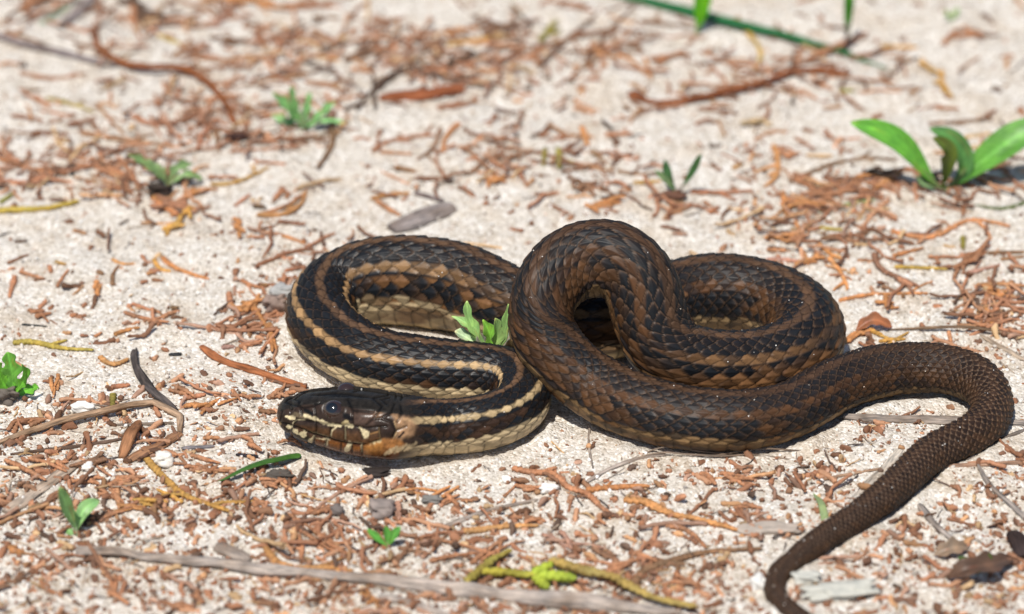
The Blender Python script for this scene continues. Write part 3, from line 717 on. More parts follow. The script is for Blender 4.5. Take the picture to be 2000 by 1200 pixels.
# ------------------------------------------------------------------ litter traced from enlarged tiles of the photograph
TILES = dict(A=(0, 0, 2.857), B=(650, 0, 2.857), C=(1300, 0, 2.857), D=(0, 340, 3.333), E=(1500, 380, 4.0), F=(0, 640, 3.333), G=(0, 900, 2.5), H=(700, 900, 2.5))
SPRIGS = """
A brown 30 20,170 90,190 250,240
A rust 28 100,405 260,440 480,410
A brown 25 120,500 230,500
A yellow 25 260,550 420,585 520,625
A rust 22 270,620 400,650
A rust 25 540,580 640,700 690,750
A rust 35 720,640 830,690 1100,640
A rust 35 450,740 640,770 950,810
A brown 22 40,730 200,745
A rust 35 0,880 150,940 380,970
A brown 30 380,860 460,890
A rust 46 480,940 620,950 850,960
A yellow 45 -20,1180 200,1165 330,1150 450,1110
A olive 30 0,1130 80,1080
A char 30 390,930 405,990
A dark 40 690,-10 800,40 890,110
A rust 50 740,60 760,180
A yellow 30 880,200 1020,250
A brown 60 1190,200 1330,250
A rust 25 1050,320 1250,330 1450,290
A rust 25 1520,190 1560,240 1760,240
A gold 22 1730,310 1890,340
A rust 25 1580,30 1850,20
A brown 30 1750,100 1900,105
A orange 55 1200,0 1380,10 1580,40
A rust 20 1290,480 1330,400
A brown 22 1340,480 1560,470
A rust 30 1700,460 1890,470
A rust 30 1150,700 1100,850
A brown 30 1200,720 1220,850
A brown 38 1870,680 1830,830 1760,940
A gold 30 1160,1030 1290,1020 1500,930
A rust 25 1410,900 1600,920
A rust 30 1450,1200 1600,1150 1680,1100 1720,1050
A orange 35 840,1100 1000,1190
A rust 40 60,20 160,60 330,10
A rust 30 610,960 760,1010
A brown 30 1060,300 1140,270
A rust 30 1540,1100 1600,1060
A rust 30 0,1000 200,1010 300,960
A pink 40 1180,150 1290,60
B rust 26 0,230 130,180
B brown 55 80,300 200,310 330,270
B rust 30 0,560 200,530
B dark 40 120,600 260,460 380,390
B brown 50 500,260 640,270
B gold 35 640,250 850,220 1000,200
B dark 46 640,360 780,300
B brown 80 930,260 1130,260
B olive 40 1150,230 1250,110
B rust 40 1080,310 1180,350
B orange 30 640,190 840,150
B brown 40 1310,225 1640,195 1960,120
B orange 40 1480,300 1600,350 1800,400
B brown 46 1660,220 1700,280
B rust 38 570,610 800,560
B rust 38 1340,600 1460,640
B pink 25 1420,440 1490,440
B rust 30 210,850 280,800 400,770 580,750
B brown 30 600,720 560,830 470,890
B rust 28 270,850 440,860
B orange 35 700,690 640,770 620,850
B brown 25 760,810 840,820
B rust 35 340,930 470,955
B brown 40 780,930 900,890 1080,850
B orange 40 800,1030 960,980
B rust 30 1030,960 1080,1040
B brown 30 960,960 1110,930
B olive 30 1190,830 1180,930
B olive 42 1270,830 1260,940
B rust 22 1160,770 1230,710 1290,780
B orange 38 1390,710 1430,810
B brown 35 1440,840 1520,900
B rust 35 1520,755 1670,745
B brown 30 1110,980 1190,985
B brown 40 1290,980 1420,1040 1550,1090
B orange 35 200,1115 300,1090 430,1080
B rust 35 250,1120 320,1170 370,1200
B brown 30 1220,1140 1330,1200
B orange 46 1440,1160 1600,1120
B brown 25 1590,950 1700,975 1780,970
B gold 30 1680,1020 1830,1010
B rust 30 1600,1070 1680,1060
B rust 34 110,390 240,400
B rust 30 430,420 560,380 700,390
B brown 40 860,180 1000,130
C rust 46 0,330 200,380 330,300
C rust 45 540,370 720,320 980,260
C yellow 35 390,100 460,190 520,330 490,400
C brown 30 180,600 420,640
C tan 46 440,670 550,670
C rust 30 740,500 850,560
C olive 30 980,510 1060,510
C brown 25 950,520 970,580
C gold 32 1200,255 1400,260
C gold 50 1460,320 1500,400 1580,520
C dark 22 1310,350 1410,320
C brown 25 1200,400 1220,460 1390,480
C rust 30 1360,530 1430,490
C rust 42 1580,220 1640,150 1760,170
C brown 30 1740,190 1860,200
C rust 30 1500,600 1650,605
C brown 30 1460,690 1640,680 1830,660
C tan 30 1620,770 1830,740
C tan 30 1680,820 1830,815
C rust 25 490,780 620,730 680,740
C rust 25 710,770 840,830
C orange 35 600,810 630,900 620,970 540,1040
C rust 40 630,830 720,870
C brown 30 690,1010 880,940 1060,890 1280,890
C rust 22 970,780 1100,770
C dark 50 1120,970 1280,960
C orange 40 1150,1000 1370,1000
C rust 55 780,1080 960,1050 1150,1050
C orange 40 650,1080 680,1180
C orange 48 700,1130 870,1140
C brown 55 1810,940 2000,930
C rust 38 130,1070 300,1080 480,1070
C rust 38 20,1200 130,1160
C rust 34 230,1190 300,1150
C gold 25 370,940 430,910
C pink 30 1340,760 1400,790
C rust 26 350,350 440,400
D rust 70 720,90 870,90
D orange 45 1020,180 1160,260
D gold 50 1080,380 1180,320 1240,240
D orange 60 1200,130 1340,110
D rust 36 470,370 570,390
D dark 30 90,440 180,430
D brown 30 50,580 190,520
D rust 38 120,630 280,680
D brown 34 210,695 295,680
D rust 44 82,660 78,800
D gold 30 350,575 430,590
D rust 34 320,600 332,645
D rust 30 370,740 400,690 450,620
D orange 28 730,555 770,580 890,585
D brown 34 720,730 730,660 780,590
D brown 44 640,640 690,655
D orange 48 625,705 632,765
D gold 38 1010,550 1050,610 1120,630
D orange 38 1070,540 1130,600 1240,650 1360,690
D rust 34 960,650 1030,620
D rust 38 910,712 965,700
D rust 38 980,690 1060,700
D rust 30 860,845 960,880 1040,900
D rust 38 790,900 880,930 980,950
D rust 52 980,955 1130,920
D brown 38 1100,870 1160,865
D rust 54 190,890 310,920
D brown 20 330,950 380,980
D rust 38 440,920 500,908
D rust 34 530,920 560,922
D orange 42 740,1050 820,1020 920,1000
D rust 30 610,1060 660,1030
D brown 30 520,1050 580,1055
D char 22 140,980 220,985 310,992
D yellow 46 90,1100 220,1095 330,1115 620,1140
D pink 42 1440,1130 1530,1125
D rust 42 1560,1125 1710,1090
D rust 46 1480,770 1500,880
D orange 60 1500,870 1700,830
D rust 38 1570,690 1660,730 1800,710
D orange 66 1640,880 1760,1000 1790,1100
D rust 34 1840,630 1980,600
D rust 38 1800,690 1900,670
D rust 28 1530,210 1640,130
D orange 38 1680,270 1830,260 1960,180 1990,100
D rust 30 1710,300 1680,370
D orange 38 1680,385 1820,400 1990,460
D orange 50 1540,300 1570,390
D brown 38 1810,310 1990,330
D rust 60 1790,160 1880,120
D dark 40 1650,210 1740,215
E orange 62 20,330 180,320
E rust 54 0,425 150,435
E rust 66 150,380 260,330
E orange 40 220,210 250,290
E orange 70 270,520 430,480
E pink 50 0,500 140,505 280,525
E orange 54 380,390 480,460 600,500
E orange 48 480,500 560,620 610,740
E yellow 40 390,265 590,280
E brown 46 420,330 560,340
E brown 54 580,350 700,370
E orange 56 190,60 410,80
E rust 46 130,40 150,130
E brown 40 700,320 780,290
E pink 40 830,330 960,380
E rust 35 690,520 820,520
E brown 58 830,450 860,560 930,610 1050,660 1170,720
E yellow 45 980,565 1200,572 1390,585
E orange 52 960,290 1130,330 1310,325 1440,260 1560,210 1700,210 1900,250
E brown 46 1720,240 1720,330
E orange 50 980,480 1220,410
E rust 38 1240,490 1520,490
E rust 58 1380,680 1580,590 1680,420
E pink 46 1560,610 1830,550
E rust 48 1620,700 1800,690 2010,710
E orange 56 1780,760 2010,850
E brown 40 1700,460 2000,440
E rust 40 1800,500 2010,480
E olive 45 1510,330 1520,430
E rust 40 1520,110 1520,180
E orange 40 560,825 800,790 1240,770
E brown 54 870,720 980,750
E orange 56 880,830 1030,890
E rust 40 1290,875 1370,870
E rust 50 1600,960 1800,880
E rust 56 1620,1010 1800,960
E orange 48 1700,880 1760,1020
E rust 48 1480,1030 1650,1030
E gold 66 780,1080 1090,1130
E orange 60 640,1130 780,1070
E rust 40 1690,860 1720,780
E rust 40 1400,1070 1440,1190
E rust 40 1560,800 1660,820
F orange 56 370,350 340,450 300,540
F orange 44 640,180 710,230 830,200
F rust 46 710,385 850,375
F olive 54 730,430 732,530
F rust 54 1090,420 1240,420
F rust 46 1190,470 1340,440
F orange 54 1280,530 1380,480 1470,470
F rust 54 1520,430 1670,440
F rust 52 1780,440 1930,410
F rust 46 1330,720 1440,720
F rust 54 1600,720 1720,840
F rust 54 1780,740 1970,730
F brown 46 1690,540 1800,550
F brown 44 1520,660 1620,660
F rust 52 1100,820 1350,850
F rust 54 1150,890 1260,900
F rust 54 1280,930 1430,920
F gold 56 970,850 1040,950 1150,1080 1300,1130 1500,1190
F gold 48 1150,1080 1040,1120 850,1180
F rust 48 1740,1010 1890,1010
F rust 52 120,930 300,900 460,880
F brown 60 160,1000 200,1060
F rust 54 500,990 640,1000
F rust 44 750,1040 770,1180
F brown 50 780,790 640,880 520,900
F rust 56 760,1000 930,980
F rust 52 30,620 260,600
G rust 46 520,560 560,640 600,720
G rust 38 560,130 580,240
G rust 38 1470,390 1475,480
G orange 44 1300,420 1350,490 1560,520 1740,540
G rust 54 1460,290 1600,400 1680,460
G orange 46 1780,630 1870,720
G rust 50 470,270 560,250
G rust 48 620,270 630,320
G rust 46 480,150 560,170
G brown 60 20,600 130,560
G orange 54 60,420 160,460
G rust 50 200,600 260,640
G rust 46 960,640 980,690
G rust 46 1220,200 1330,230
G rust 50 1510,230 1620,220
G rust 42 1300,110 1420,105
G orange 44 590,230 740,200
G rust 46 840,700 960,720
H rust 42 750,40 870,60 940,60 1020,120 1110,150 1180,210 1240,270
H orange 34 1110,140 1280,130 1420,130
H orange 44 1280,200 1440,220 1500,250 1650,290 1860,340
H rust 34 1510,320 1600,340 1690,430
H brown 42 1360,620 1380,560 1480,500 1700,440 1960,420
H rust 40 1210,540 1300,500 1410,460
H pink 38 970,390 1140,420
H brown 44 130,480 280,430 400,390
H rust 42 390,460 560,445 760,450
H orange 38 500,340 650,330 750,320 880,320
H rust 40 760,270 870,290
H rust 48 720,140 860,130
H orange 44 280,150 360,140 470,160
H rust 42 430,200 570,190
H brown 38 1180,440 1260,480
H rust 38 1550,590 1740,560
H rust 44 1690,60 1730,120
H rust 38 1780,70 1910,100
H rust 44 1840,250 1950,240
H brown 40 1400,540 1540,490
H rust 40 40,360 130,420
H rust 42 820,480 900,540
H rust 44 1160,290 1230,280
H pink 44 180,180 220,280
H rust 40 600,640 700,660
"""
def add_clump(pts, rpx, colname, seed):
    m = len(pts) // 2; g0 = on_ground(*pts[m]); sc = scale_at(g0); parts = []
    (x0, y0), (x1, y1) = pts[0], pts[-1]; L = math.hypot(x1 - x0, y1 - y0) + 12; an0 = math.atan2(y1 - y0, x1 - x0)
    cnt = int(rng.integers(4, 7))
    for q_ in range(cnt):
        t = rng.random(); cx = x0 + (x1 - x0) * t + rng.normal(0, rpx * .3); cy = y0 + (y1 - y0) * t + rng.normal(0, rpx * .45)
        an = an0 + rng.normal(0, .45); l_ = L * (0.35 + 0.5 * rng.random()) * .5; r = (3.4 + 2.6 * rng.random()) / sc
        bend = rng.normal(0, .25) * l_
        pp = [(cx - l_ * math.cos(an), cy - l_ * math.sin(an) * .8), (cx + bend * .3, cy - abs(bend) * .3), (cx + l_ * math.cos(an), cy + l_ * math.sin(an) * .8)]
        C = ground_path(pp, r, 0.7 + 0.5 * q_ * .5, 24)
        parts.append(sprig_geo(C - g0, r, braid=max(.085, r * 1.6), seed=seed + q_ * 3, amp=.36, sides=8, per=5))
    V, Fl, cf = join4(parts); o = link("sprig_clump", make_mesh("sprig_clump", V, Fl, cf), M_SPRIG, loc=g0)
    o.color = (*(np.array(COL[colname]) * (0.85 + 0.3 * rng.random())), 1)
    w_ = where(*pts[m]); size = "small" if L < 45 else "large" if L > 80 else "middling"
    tag(o, f"{size} clump of {('four', 'five', 'six')[cnt - 4]} {WORD[colname]} scaly twiglets {w_}", "sprig clump", "tangled clumps " + w_)
def add_sprig(pts, rpx, colname, px0, seed, group=None, label=None, amp=0.36):
    if rpx > 6.4 and colname not in ("yellow", "olive", "char") and len(pts) < 4: return add_clump(pts, rpx, colname, seed)
    c0 = on_ground(*pts[len(pts) // 2]); r = rpx / scale_at(c0)
    C = ground_path(pts, r, 0.7, 40)
    n = len(C); s = np.linspace(0, 1, n)
    jit = r * 0.8; ln = np.linalg.norm(C[-1] - C[0])
    C[:, 0] += jit * vnoise(s * ln * 1.2, s * 0 + seed, 51); C[:, 1] += jit * vnoise(s * ln * 1.2, s * 0 + seed, 52)
    base = C[n // 2] - [0, 0, r * 0.7]
    br = min(0.125, max(0.085, r * 1.5)); parts = [sprig_geo(C - base, r, braid=br, seed=seed, amp=amp)]
    if ln > 0.75 and 0.035 < r < 0.085:                       # side shoots, most of them broken short
        for q_ in range(int(rng.integers(0, 3 if ln > 1.2 else 2))):
            i = int(rng.integers(6, n - 8)); tdir = C[i + 1] - C[i]; tdir /= np.linalg.norm(tdir)
            an = (0.6 + 0.5 * rng.random()) * (1 if rng.random() < .5 else -1); l_ = min(0.75, ln * (0.12 + 0.3 * rng.random()))
            d2 = np.array([tdir[0] * math.cos(an) - tdir[1] * math.sin(an), tdir[0] * math.sin(an) + tdir[1] * math.cos(an), 0])
            tt = np.linspace(0, l_, 14)[:, None]; P2 = C[i] + d2 * tt + np.array([d2[1], -d2[0], 0]) * (tt ** 2) * (rng.random() - .5) * 0.8
            P2[:, 2] = np.maximum(hgt(P2[:, 0], P2[:, 1]) + r * .5, C[i][2] - 0.02) 
            if snake_gap(P2[:, 0], P2[:, 1]).min() > 0.05: parts.append(sprig_geo(P2 - base, r * .66, braid=br, seed=seed + 9, amp=amp))
    V, Fl, cf = join4(parts)
    me = make_mesh("dry_sprig", V, Fl, cf)
    o = link("dry_sprig", me, M_SPRIG, loc=base)
    k = 0.8 + 0.4 * rng.random(); cc = np.array(COL[colname]) * k * (1 + 0.12 * (rng.random(3) - .5))
    o.color = (*cc, 1)
    if label is None:
        lpx = sum(math.hypot(x1 - x0, y1 - y0) for (x0, y0), (x1, y1) in zip(pts[:-1], pts[1:]))
        size = "tiny" if lpx < 28 else "short" if lpx < 55 else "finger-joint long" if lpx < 90 else "long"
        size = {"finger-joint long": "medium length"}.get(size, size)
        shp = "thick " if rpx > 9.5 else "thin " if rpx < 4.6 else ""
        dirs_ = [math.atan2(y1 - y0, x1 - x0) for (x0, y0), (x1, y1) in zip(pts[:-1], pts[1:])]; bend_ = max(abs(math.remainder(d - dirs_[0], 2 * math.pi)) for d in dirs_)
        form = "forked" if len(parts) > 2 else "twiggy" if len(parts) > 1 else "bent" if bend_ > .9 else "curved" if bend_ > .3 else "straight"
        label = f"{size} {shp}{form} {WORD[colname]} dry scaly sprig {where(*pts[len(pts) // 2])}"
        if len(label.replace("-", " ").split()) > 16: label = label.replace(" dry scaly", " scaly")
        group = "dry scaly sprigs " + where(*pts[len(pts) // 2])
    tag(o, label, "sprig", group)
    return o
ncount = 0
for k, ln in enumerate(SPRIGS.strip().splitlines()):
    f = ln.split(); ox, oy, sc = TILES[f[0]]
    pts = [(ox + float(a.split(',')[0]) / sc, oy + float(a.split(',')[1]) / sc) for a in f[3:]]
    add_sprig(pts, float(f[2]) / sc * 0.5 * 0.92, f[1], None, k); ncount += 1

# ------------------------------------------------------------------ sticks, straws and flakes
def stick(name, pts, rpx, flat, colr, label, cat, rough=0.10, arch=0.0, lift=0.75, sharp=False, mat=None):
    c0 = on_ground(*pts[len(pts) // 2]); r = rpx / scale_at(c0)
    C = ground_path(pts, r * flat, lift, 90, sharp=sharp, arch=arch)
    base = np.array([C[45][0], C[45][1], C[45][2] - r * flat * lift])
    V, F, c_, gr = wood_geo(C - base, r, r * flat, 16, seed=len(label) * 1.37 + pts[0][0] * .013, rough=rough)
    me = make_mesh(name, V, [F, c_], gr * CM); o = link(name, me, mat or M_WOOD, loc=base); o.color = (*colr, 1)
    tag(o, label, cat)
    return o
GR, DG, ST, WH = lin(176, 164, 154, .95), lin(92, 86, 84), lin(190, 160, 132), lin(205, 196, 186)
stick("grey_stick", [(148, 1076), (300, 1087), (450, 1104), (700, 1131), (1000, 1164), (1180, 1182), (1330, 1198)], 14, .9, GR, "long weathered grey stick lying across the litter with a split end", "stick", .24)
stick("grey_stick", [(740, 1164), (800, 1178), (880, 1204)], 9, .7, GR, "short grey stick end tucked beside the long grey stick", "stick")
stick("bark_chip", [(420, 1068), (455, 1080), (482, 1098)], 16, .4, lin(176, 162, 150), "flat pale grey bark chip leaning on the long grey stick", "bark")
stick("straw", [(-15, 866), (60, 847), (150, 826), (300, 789), (352, 813), (351, 846)], 7.5, .8, ST, "bent tan straw with a sharp kink at its end", "straw", .10, .12, sharp=True)
stick("dry_husk", [(352, 846), (318, 868), (280, 884), (244, 904)], 13, .35, lin(176, 132, 100), "flat brown husk hanging from the kinked straw end", "husk", .1)
stick("dry_husk", [(270, 822), (262, 850), (236, 895)], 10, .4, lin(170, 122, 88), "upright narrow brown husk blade beside the bent straw", "husk", .08, .15)
stick("dry_leaf", [(10, 1002), (70, 960), (158, 898)], 16, .18, lin(196, 178, 160), "wide flat beige dry leaf blade by the pale furry sprout", "dry leaf", .05)
stick("dark_twig", [(263, 682), (262, 705), (275, 735), (300, 768), (345, 802)], 8, .9, lin(95, 88, 86), "knobbly dark grey twig pointing at the straw's kink", "twig", .42)
stick("orange_stick", [(392, 676), (430, 702), (500, 724), (560, 744), (598, 756)], 8, .9, lin(176, 112, 74), "smooth orange brown stick running up to the striped loop", "stick", .06)
stick("dark_straw", [(20, 887), (120, 876), (240, 858)], 4.5, .8, lin(120, 98, 84), "thin dark straw lying under the bent tan straw", "straw")
stick("grey_straw", [(208, 830), (270, 829), (340, 826)], 3.5, .8, lin(150, 136, 124), "thin grey straw lying inside the bent straw's angle", "straw")
stick("grey_fibre", [(826, 1052), (890, 1022), (960, 996), (1050, 977)], 5, .7, GR, "slender split grey stem in front of the snake's neck", "stem", .15)
stick("grey_fibre", [(1140, 944), (1180, 922), (1230, 900), (1300, 888)], 4, .6, GR, "slender grey stem end reaching the snake's thick lower coil", "stem", .15)
for k, p in enumerate([[(1215, 905), (1280, 890), (1330, 893), (1400, 898), (1470, 893), (1545, 897)], [(1230, 898), (1300, 880), (1350, 886), (1440, 884)], [(1380, 893), (1450, 886), (1540, 884), (1600, 880)]]):
    stick("root_fibre", p, 1.8, .9, lin(150, 132, 116), ["wavy thin root fibre in front of the lower coil", "short thin root fibre touching the lower coil", "straight thin root fibre below the lower coil"][k], "fibre", .05, .08)
stick("dry_stalk", [(1152, 832), (1150, 870), (1158, 915)], 2.6, .9, lin(165, 152, 140), "thin grey upright stem between neck and lower coil", "stem", .1)
stick("grey_lath", [(1648, 815), (1750, 818), (1880, 820), (2010, 828)], 10, .5, lin(172, 160, 150), "flat grey cracked lath lying inside the tail bend", "stick", .2)
stick("thin_straw", [(1735, 644), (1820, 646), (1900, 650), (2015, 657)], 2.8, .9, lin(142, 118, 96), "long thin straight straw behind the tail bend", "straw", .03, .1)
stick("beige_straw", [(1915, 655), (1950, 675), (2005, 705)], 7, .35, lin(200, 180, 158), "short flat beige straw near the thin straight straw", "straw", .06)
stick("grey_twig", [(1908, 908), (1935, 950), (1990, 1000), (2012, 1020)], 6, .8, lin(168, 158, 150), "crooked pale grey twig beside the tail", "twig", .15)
stick("grey_twig", [(1795, 985), (1830, 1030), (1892, 1072)], 7, .6, lin(178, 168, 160), "tapered pale grey twig pointing away from the tail", "twig", .15)
stick("pink_straw", [(1835, 912), (1910, 908), (2010, 902)], 5, .8, lin(196, 160, 136), "pinkish straw crossing behind the crooked grey twig", "straw", .06)
stick("grey_twig", [(1890, 898), (1940, 868), (2010, 836)], 5, .8, lin(150, 140, 132), "straight grey twig leaving the outside of the tail bend", "twig", .1)
stick("dry_leaf", [(1655, 1000), (1700, 950), (1742, 905), (1760, 880)], 15, .16, lin(206, 196, 182), "wide pale flat dry blade slipping under the tail", "dry leaf", .04)
stick("pale_straw", [(1600, 938), (1680, 922), (1745, 912)], 4, .6, lin(190, 158, 132), "faint pale straw crossing the wide flat blade", "straw", .06)
stick("grey_stick", [(-15, 68), (60, 90), (140, 108), (225, 128)], 9, .8, lin(150, 138, 136), "tapering grey stick joining the long curved brown stick", "stick", .12)
stick("brown_stick", [(186, 55), (193, 92), (212, 112), (252, 136), (315, 143), (378, 150), (412, 171), (440, 203), (462, 246)], 6.5, .9, lin(150, 92, 56), "long curved brown stick bending down to a dark stub", "stick", .08, .15)
stick("brown_branch", [(1228, 186), (1255, 196), (1340, 200), (1422, 185), (1496, 168), (1552, 143), (1590, 140), (1662, 143)], 6.5, .9, lin(158, 98, 64), "long thin reddish branch with a knob at one end", "stick", .12, .1)
stick("knob", [(1236, 180), (1256, 196)], 9, .8, lin(150, 92, 62), "small woody knob on the long reddish branch's end", "knob", .15)
stick("grey_stick", [(118, 52), (150, 25), (185, -12)], 12, .6, lin(158, 146, 142), "thick pale grey stick beside the grey-green blade", "stick", .1)
stick("bark_flake", [(742, 192), (800, 188), (850, 182), (908, 172)], 20, .28, lin(178, 108, 72), "broad torn rust brown bark flake on open sand", "bark", .22)
stick("dark_chip", [(1978, 1040), (1992, 1060), (2005, 1090)], 18, .6, lin(72, 60, 58), "blackish bark chip beside the dark curled dead leaf", "bark", .2)
stick("char_stick", [(460, 888), (480, 890), (504, 892)], 4.5, .8, lin(62, 58, 64), "small charred black twig stub by the snake's head", "twig", .12)
stick("grey_chip", [(354, 876), (385, 874), (418, 872)], 5, .6, lin(150, 146, 150), "small bluish grey wood chip near the brown husk", "wood chip", .15)
stick("black_chip", [(330, 692), (342, 692), (355, 691)], 5, .7, lin(62, 64, 66), "tiny black chip near the orange brown stick", "wood chip", .1)

# ------------------------------------------------------------------ pebbles and shell bits
def ico(sub=3):
    import bmesh
    bm = bmesh.new(); bmesh.ops.create_icosphere(bm, subdivisions=sub, radius=1.0)
    V = np.array([v.co[:] for v in bm.verts]); F = np.array([[v.index for v in f.verts] for f in bm.faces]); bm.free(); return V, F
IV3, IF3 = ico(4); IV1, IF1 = ico(2); IV0, IF0 = ico(1)
def pebble(name, px, py, rx, ry, rz, colr, label, cat, seed, rough=0.25, sink=0.25, rot=0.0):
    """px,py = middle of the stone in the photograph; radii in photo pixels"""
    g = on_ground(px, py); sc = scale_at(g); R = np.array([rx, ry, rz]) / sc
    g = on_ground(px, py, R[2] * (1 - sink))
    V = IV3.copy(); n = V / np.linalg.norm(V, axis=1)[:, None]
    d = 1 + rough * vnoise(n[:, 0] * 1.7 + seed, n[:, 1] * 1.7 + n[:, 2] * 2.1, seed) + rough * .5 * vnoise(n[:, 0] * 4 + n[:, 2] * 3, n[:, 1] * 4 + seed, seed + 1) + rough * .2 * vnoise(n[:, 0] * 11 + n[:, 2] * 7, n[:, 1] * 11 + seed, seed + 2)
    V = np.sign(n) * np.abs(n) ** 0.8 * d[:, None] * R
    c_, s_ = math.cos(rot), math.sin(rot); V = np.stack([V[:, 0] * c_ - V[:, 1] * s_, V[:, 0] * s_ + V[:, 1] * c_, V[:, 2]], 1)
    base = g - [0, 0, R[2]]
    me = make_mesh(name, V + [0, 0, R[2]], IF3); o = link(name, me, M_STONE, loc=base); o.color = (*colr, 1); tag(o, label, cat)
stick("wood_flake", [(764, 450), (815, 430), (886, 402)], 20, .32, lin(168, 158, 154), "flat pointed grey wood flake on the sand behind the snake", "wood flake", .16)
stick("wood_chip", [(808, 378), (836, 384), (866, 393)], 8, .5, lin(140, 126, 122), "small dark wood chip behind the grey wood flake", "wood chip", .2)
pebble("pebble", 537, 594, 22, 18, 20, lin(158, 136, 124), "pinkish grey angular stone touching the striped loop", "pebble", 8, .35, .2)
pebble("pebble", 551, 570, 22, 18, 14, lin(186, 184, 180), "pale grey stone behind the pinkish angular stone", "pebble", 9, .3)
pebble("shell_bit", 161, 797, 23, 15, 12, lin(242, 238, 230, .95), "white shell bit beside the bent straw", "shell", 11, .2)
pebble("shell_bit", 318, 897, 17, 16, 13, lin(235, 228, 216, .95), "crumbly white shell lump under the brown husk", "shell", 14, .35)
pebble("shell_bit", 172, 912, 12, 11, 9, lin(240, 234, 224, .95), "small white shell chip by the wide beige blade", "shell", 16, .3)
pebble("bleached_bark", 1640, 1152, 76, 26, 14, lin(206, 204, 192), "flat bleached whitish bark piece beside the tail's thin end", "bark", 19, .3, .2, .12)
pebble("shell_bit", 1482, 1140, 16, 18, 16, lin(238, 234, 226, .95), "white shell lump just outside the tail's last curl", "shell", 22, .25)
pebble("shell_bit", 1575, 1128, 26, 18, 12, lin(214, 212, 200), "greenish white chip inside the tail's last curl", "shell", 23, .3)
pebble("pebble", 747, 995, 24, 20, 16, lin(160, 146, 138), "rough grey pebble in front of the snake's chin", "pebble", 26, .3)
pebble("pebble", 658, 996, 14, 12, 10, lin(128, 118, 112), "dark grey rounded pebble beside a rust sprig", "pebble", 27, .25)
pebble("pebble", 843, 976, 18, 10, 8, lin(138, 134, 128), "flat slate grey pebble before the snake's neck", "pebble", 28, .25)
pebble("flat_stone", 1500, 1032, 60, 22, 8, lin(190, 176, 162), "flat pale buff stone flake half sunk in sand", "stone", 31, .2, .35)
pebble("shell_bit", 1072, 954, 17, 12, 9, lin(244, 240, 232, .95), "bright white quartz pebble below the neck bend", "pebble", 33, .25)
pebble("shell_bit", 1293, 961, 9, 8, 7, lin(244, 240, 232, .95), "small white shell crumb in front of the lower coil", "shell", 34, .25)
pebble("shell_bit", 989, 936, 9, 8, 7, lin(244, 240, 232, .95), "small white shell crumb below the snake's neck", "shell", 35, .25)
pebble("dark_clod", 732, 926, 30, 14, 7, lin(58, 50, 46), "flat black crumbly clod under the snake's chin", "clod", 41, .45, .3)
pebble("dark_clod", 545, 930, 26, 12, 8, lin(96, 88, 80), "grey crumbly clod beside the cut green blade", "clod", 43, .45, .3)
pebble("dark_clod", 462, 268, 22, 12, 10, lin(70, 44, 36), "dark stub lump at the curved brown stick's end", "clod", 45, .4, .3)

# ------------------------------------------------------------------ plants
LN, LM = 26, 11
def leaf_cols(seed):
    t = np.linspace(0, 1, LN)[:, None]; c = np.linspace(-1, 1, LM)[None]
    f = 1 + 0.35 * np.exp(-(c / 0.12) ** 2) + 0.12 * np.sin((t * 9 - np.abs(c) * 1.6) * 2 * math.pi) * (np.abs(c) < .9) + 0.25 * vnoise(t * 6 + seed, c * 2.5 + 0 * t, 78)
    brown = np.clip((vnoise(t * 4 + seed * 1.7, c * 2 + 0 * t, 79) - 0.55) * 4, 0, .7) + 0.35 * np.clip((t - .93) / .07, 0, 1)
    k = f[..., None] * ((1 - brown)[..., None] + brown[..., None] * np.array([1.5, .9, .8])); k = k.reshape(-1, 3)
    return np.concatenate([k, k * [1.05, 1.05, 1.3]])
def leaf_geo(Cs, wmax, shape=1.45, cup=0.25, twist=0.0, seed=0, thick=0.006, lobes=0.0, at=(0, 0, 0)):
    n = LN; m = LM
    P, s = spline(np.asarray(Cs, float), n); T, S, U = frames(P)
    view = CPOS - (P + np.asarray(at)); view /= np.linalg.norm(view, axis=1)[:, None]
    nr = 0.55 * view + 0.45 * np.array([0, 0, 1.0]); nr -= (nr * T).sum(1)[:, None] * T; nr /= np.linalg.norm(nr, axis=1)[:, None]
    sd_ = np.cross(T, nr); ct, st_ = math.cos(twist), math.sin(twist); sd_, nr = sd_ * ct + nr * st_, nr * ct - sd_ * st_
    t = np.linspace(0, 1, n); w = wmax * np.clip(np.sin(math.pi * np.clip(t, 0, 1) ** shape) ** 0.62, 0.12, 1)
    if lobes: w = w * (1 + lobes * np.sin(t * 19 + seed))
    c = np.linspace(-1, 1, m)
    off = c[None, :, None] * (w[:, None] * 1.0)[..., None] * sd_[:, None] + ((np.abs(c)[None] ** 1.5) * w[:, None] * cup)[..., None] * nr[:, None]
    off = off + (0.06 * w[:, None] * vnoise(t[:, None] * 5 + seed, c[None] * 2.0, 77))[..., None] * nr[:, None]
    th = (thick * (1 - 0.75 * c[None] ** 2))[..., None] * nr[:, None]
    top = (P[:, None] + off + th).reshape(-1, 3); bot = (P[:, None] + off - th).reshape(-1, 3)
    F1 = grid_faces(n, m, False); F2 = F1[:, ::-1] + n * m
    V = np.concatenate([top, bot]); e = []
    for i in range(n - 1):
        for j in (0, m - 1):
            a_, b_ = i * m + j, (i + 1) * m + j; q = [a_, b_, b_ + n * m, a_ + n * m]; e.append(q if j == 0 else q[::-1])
    for j in range(m - 1):
        for i in (0, n - 1):
            a_, b_ = i * m + j, i * m + j + 1; q = [b_, a_, a_ + n * m, b_ + n * m]; e.append(q if i == 0 else q[::-1])
    return V, np.concatenate([F1, F2, np.array(e)])
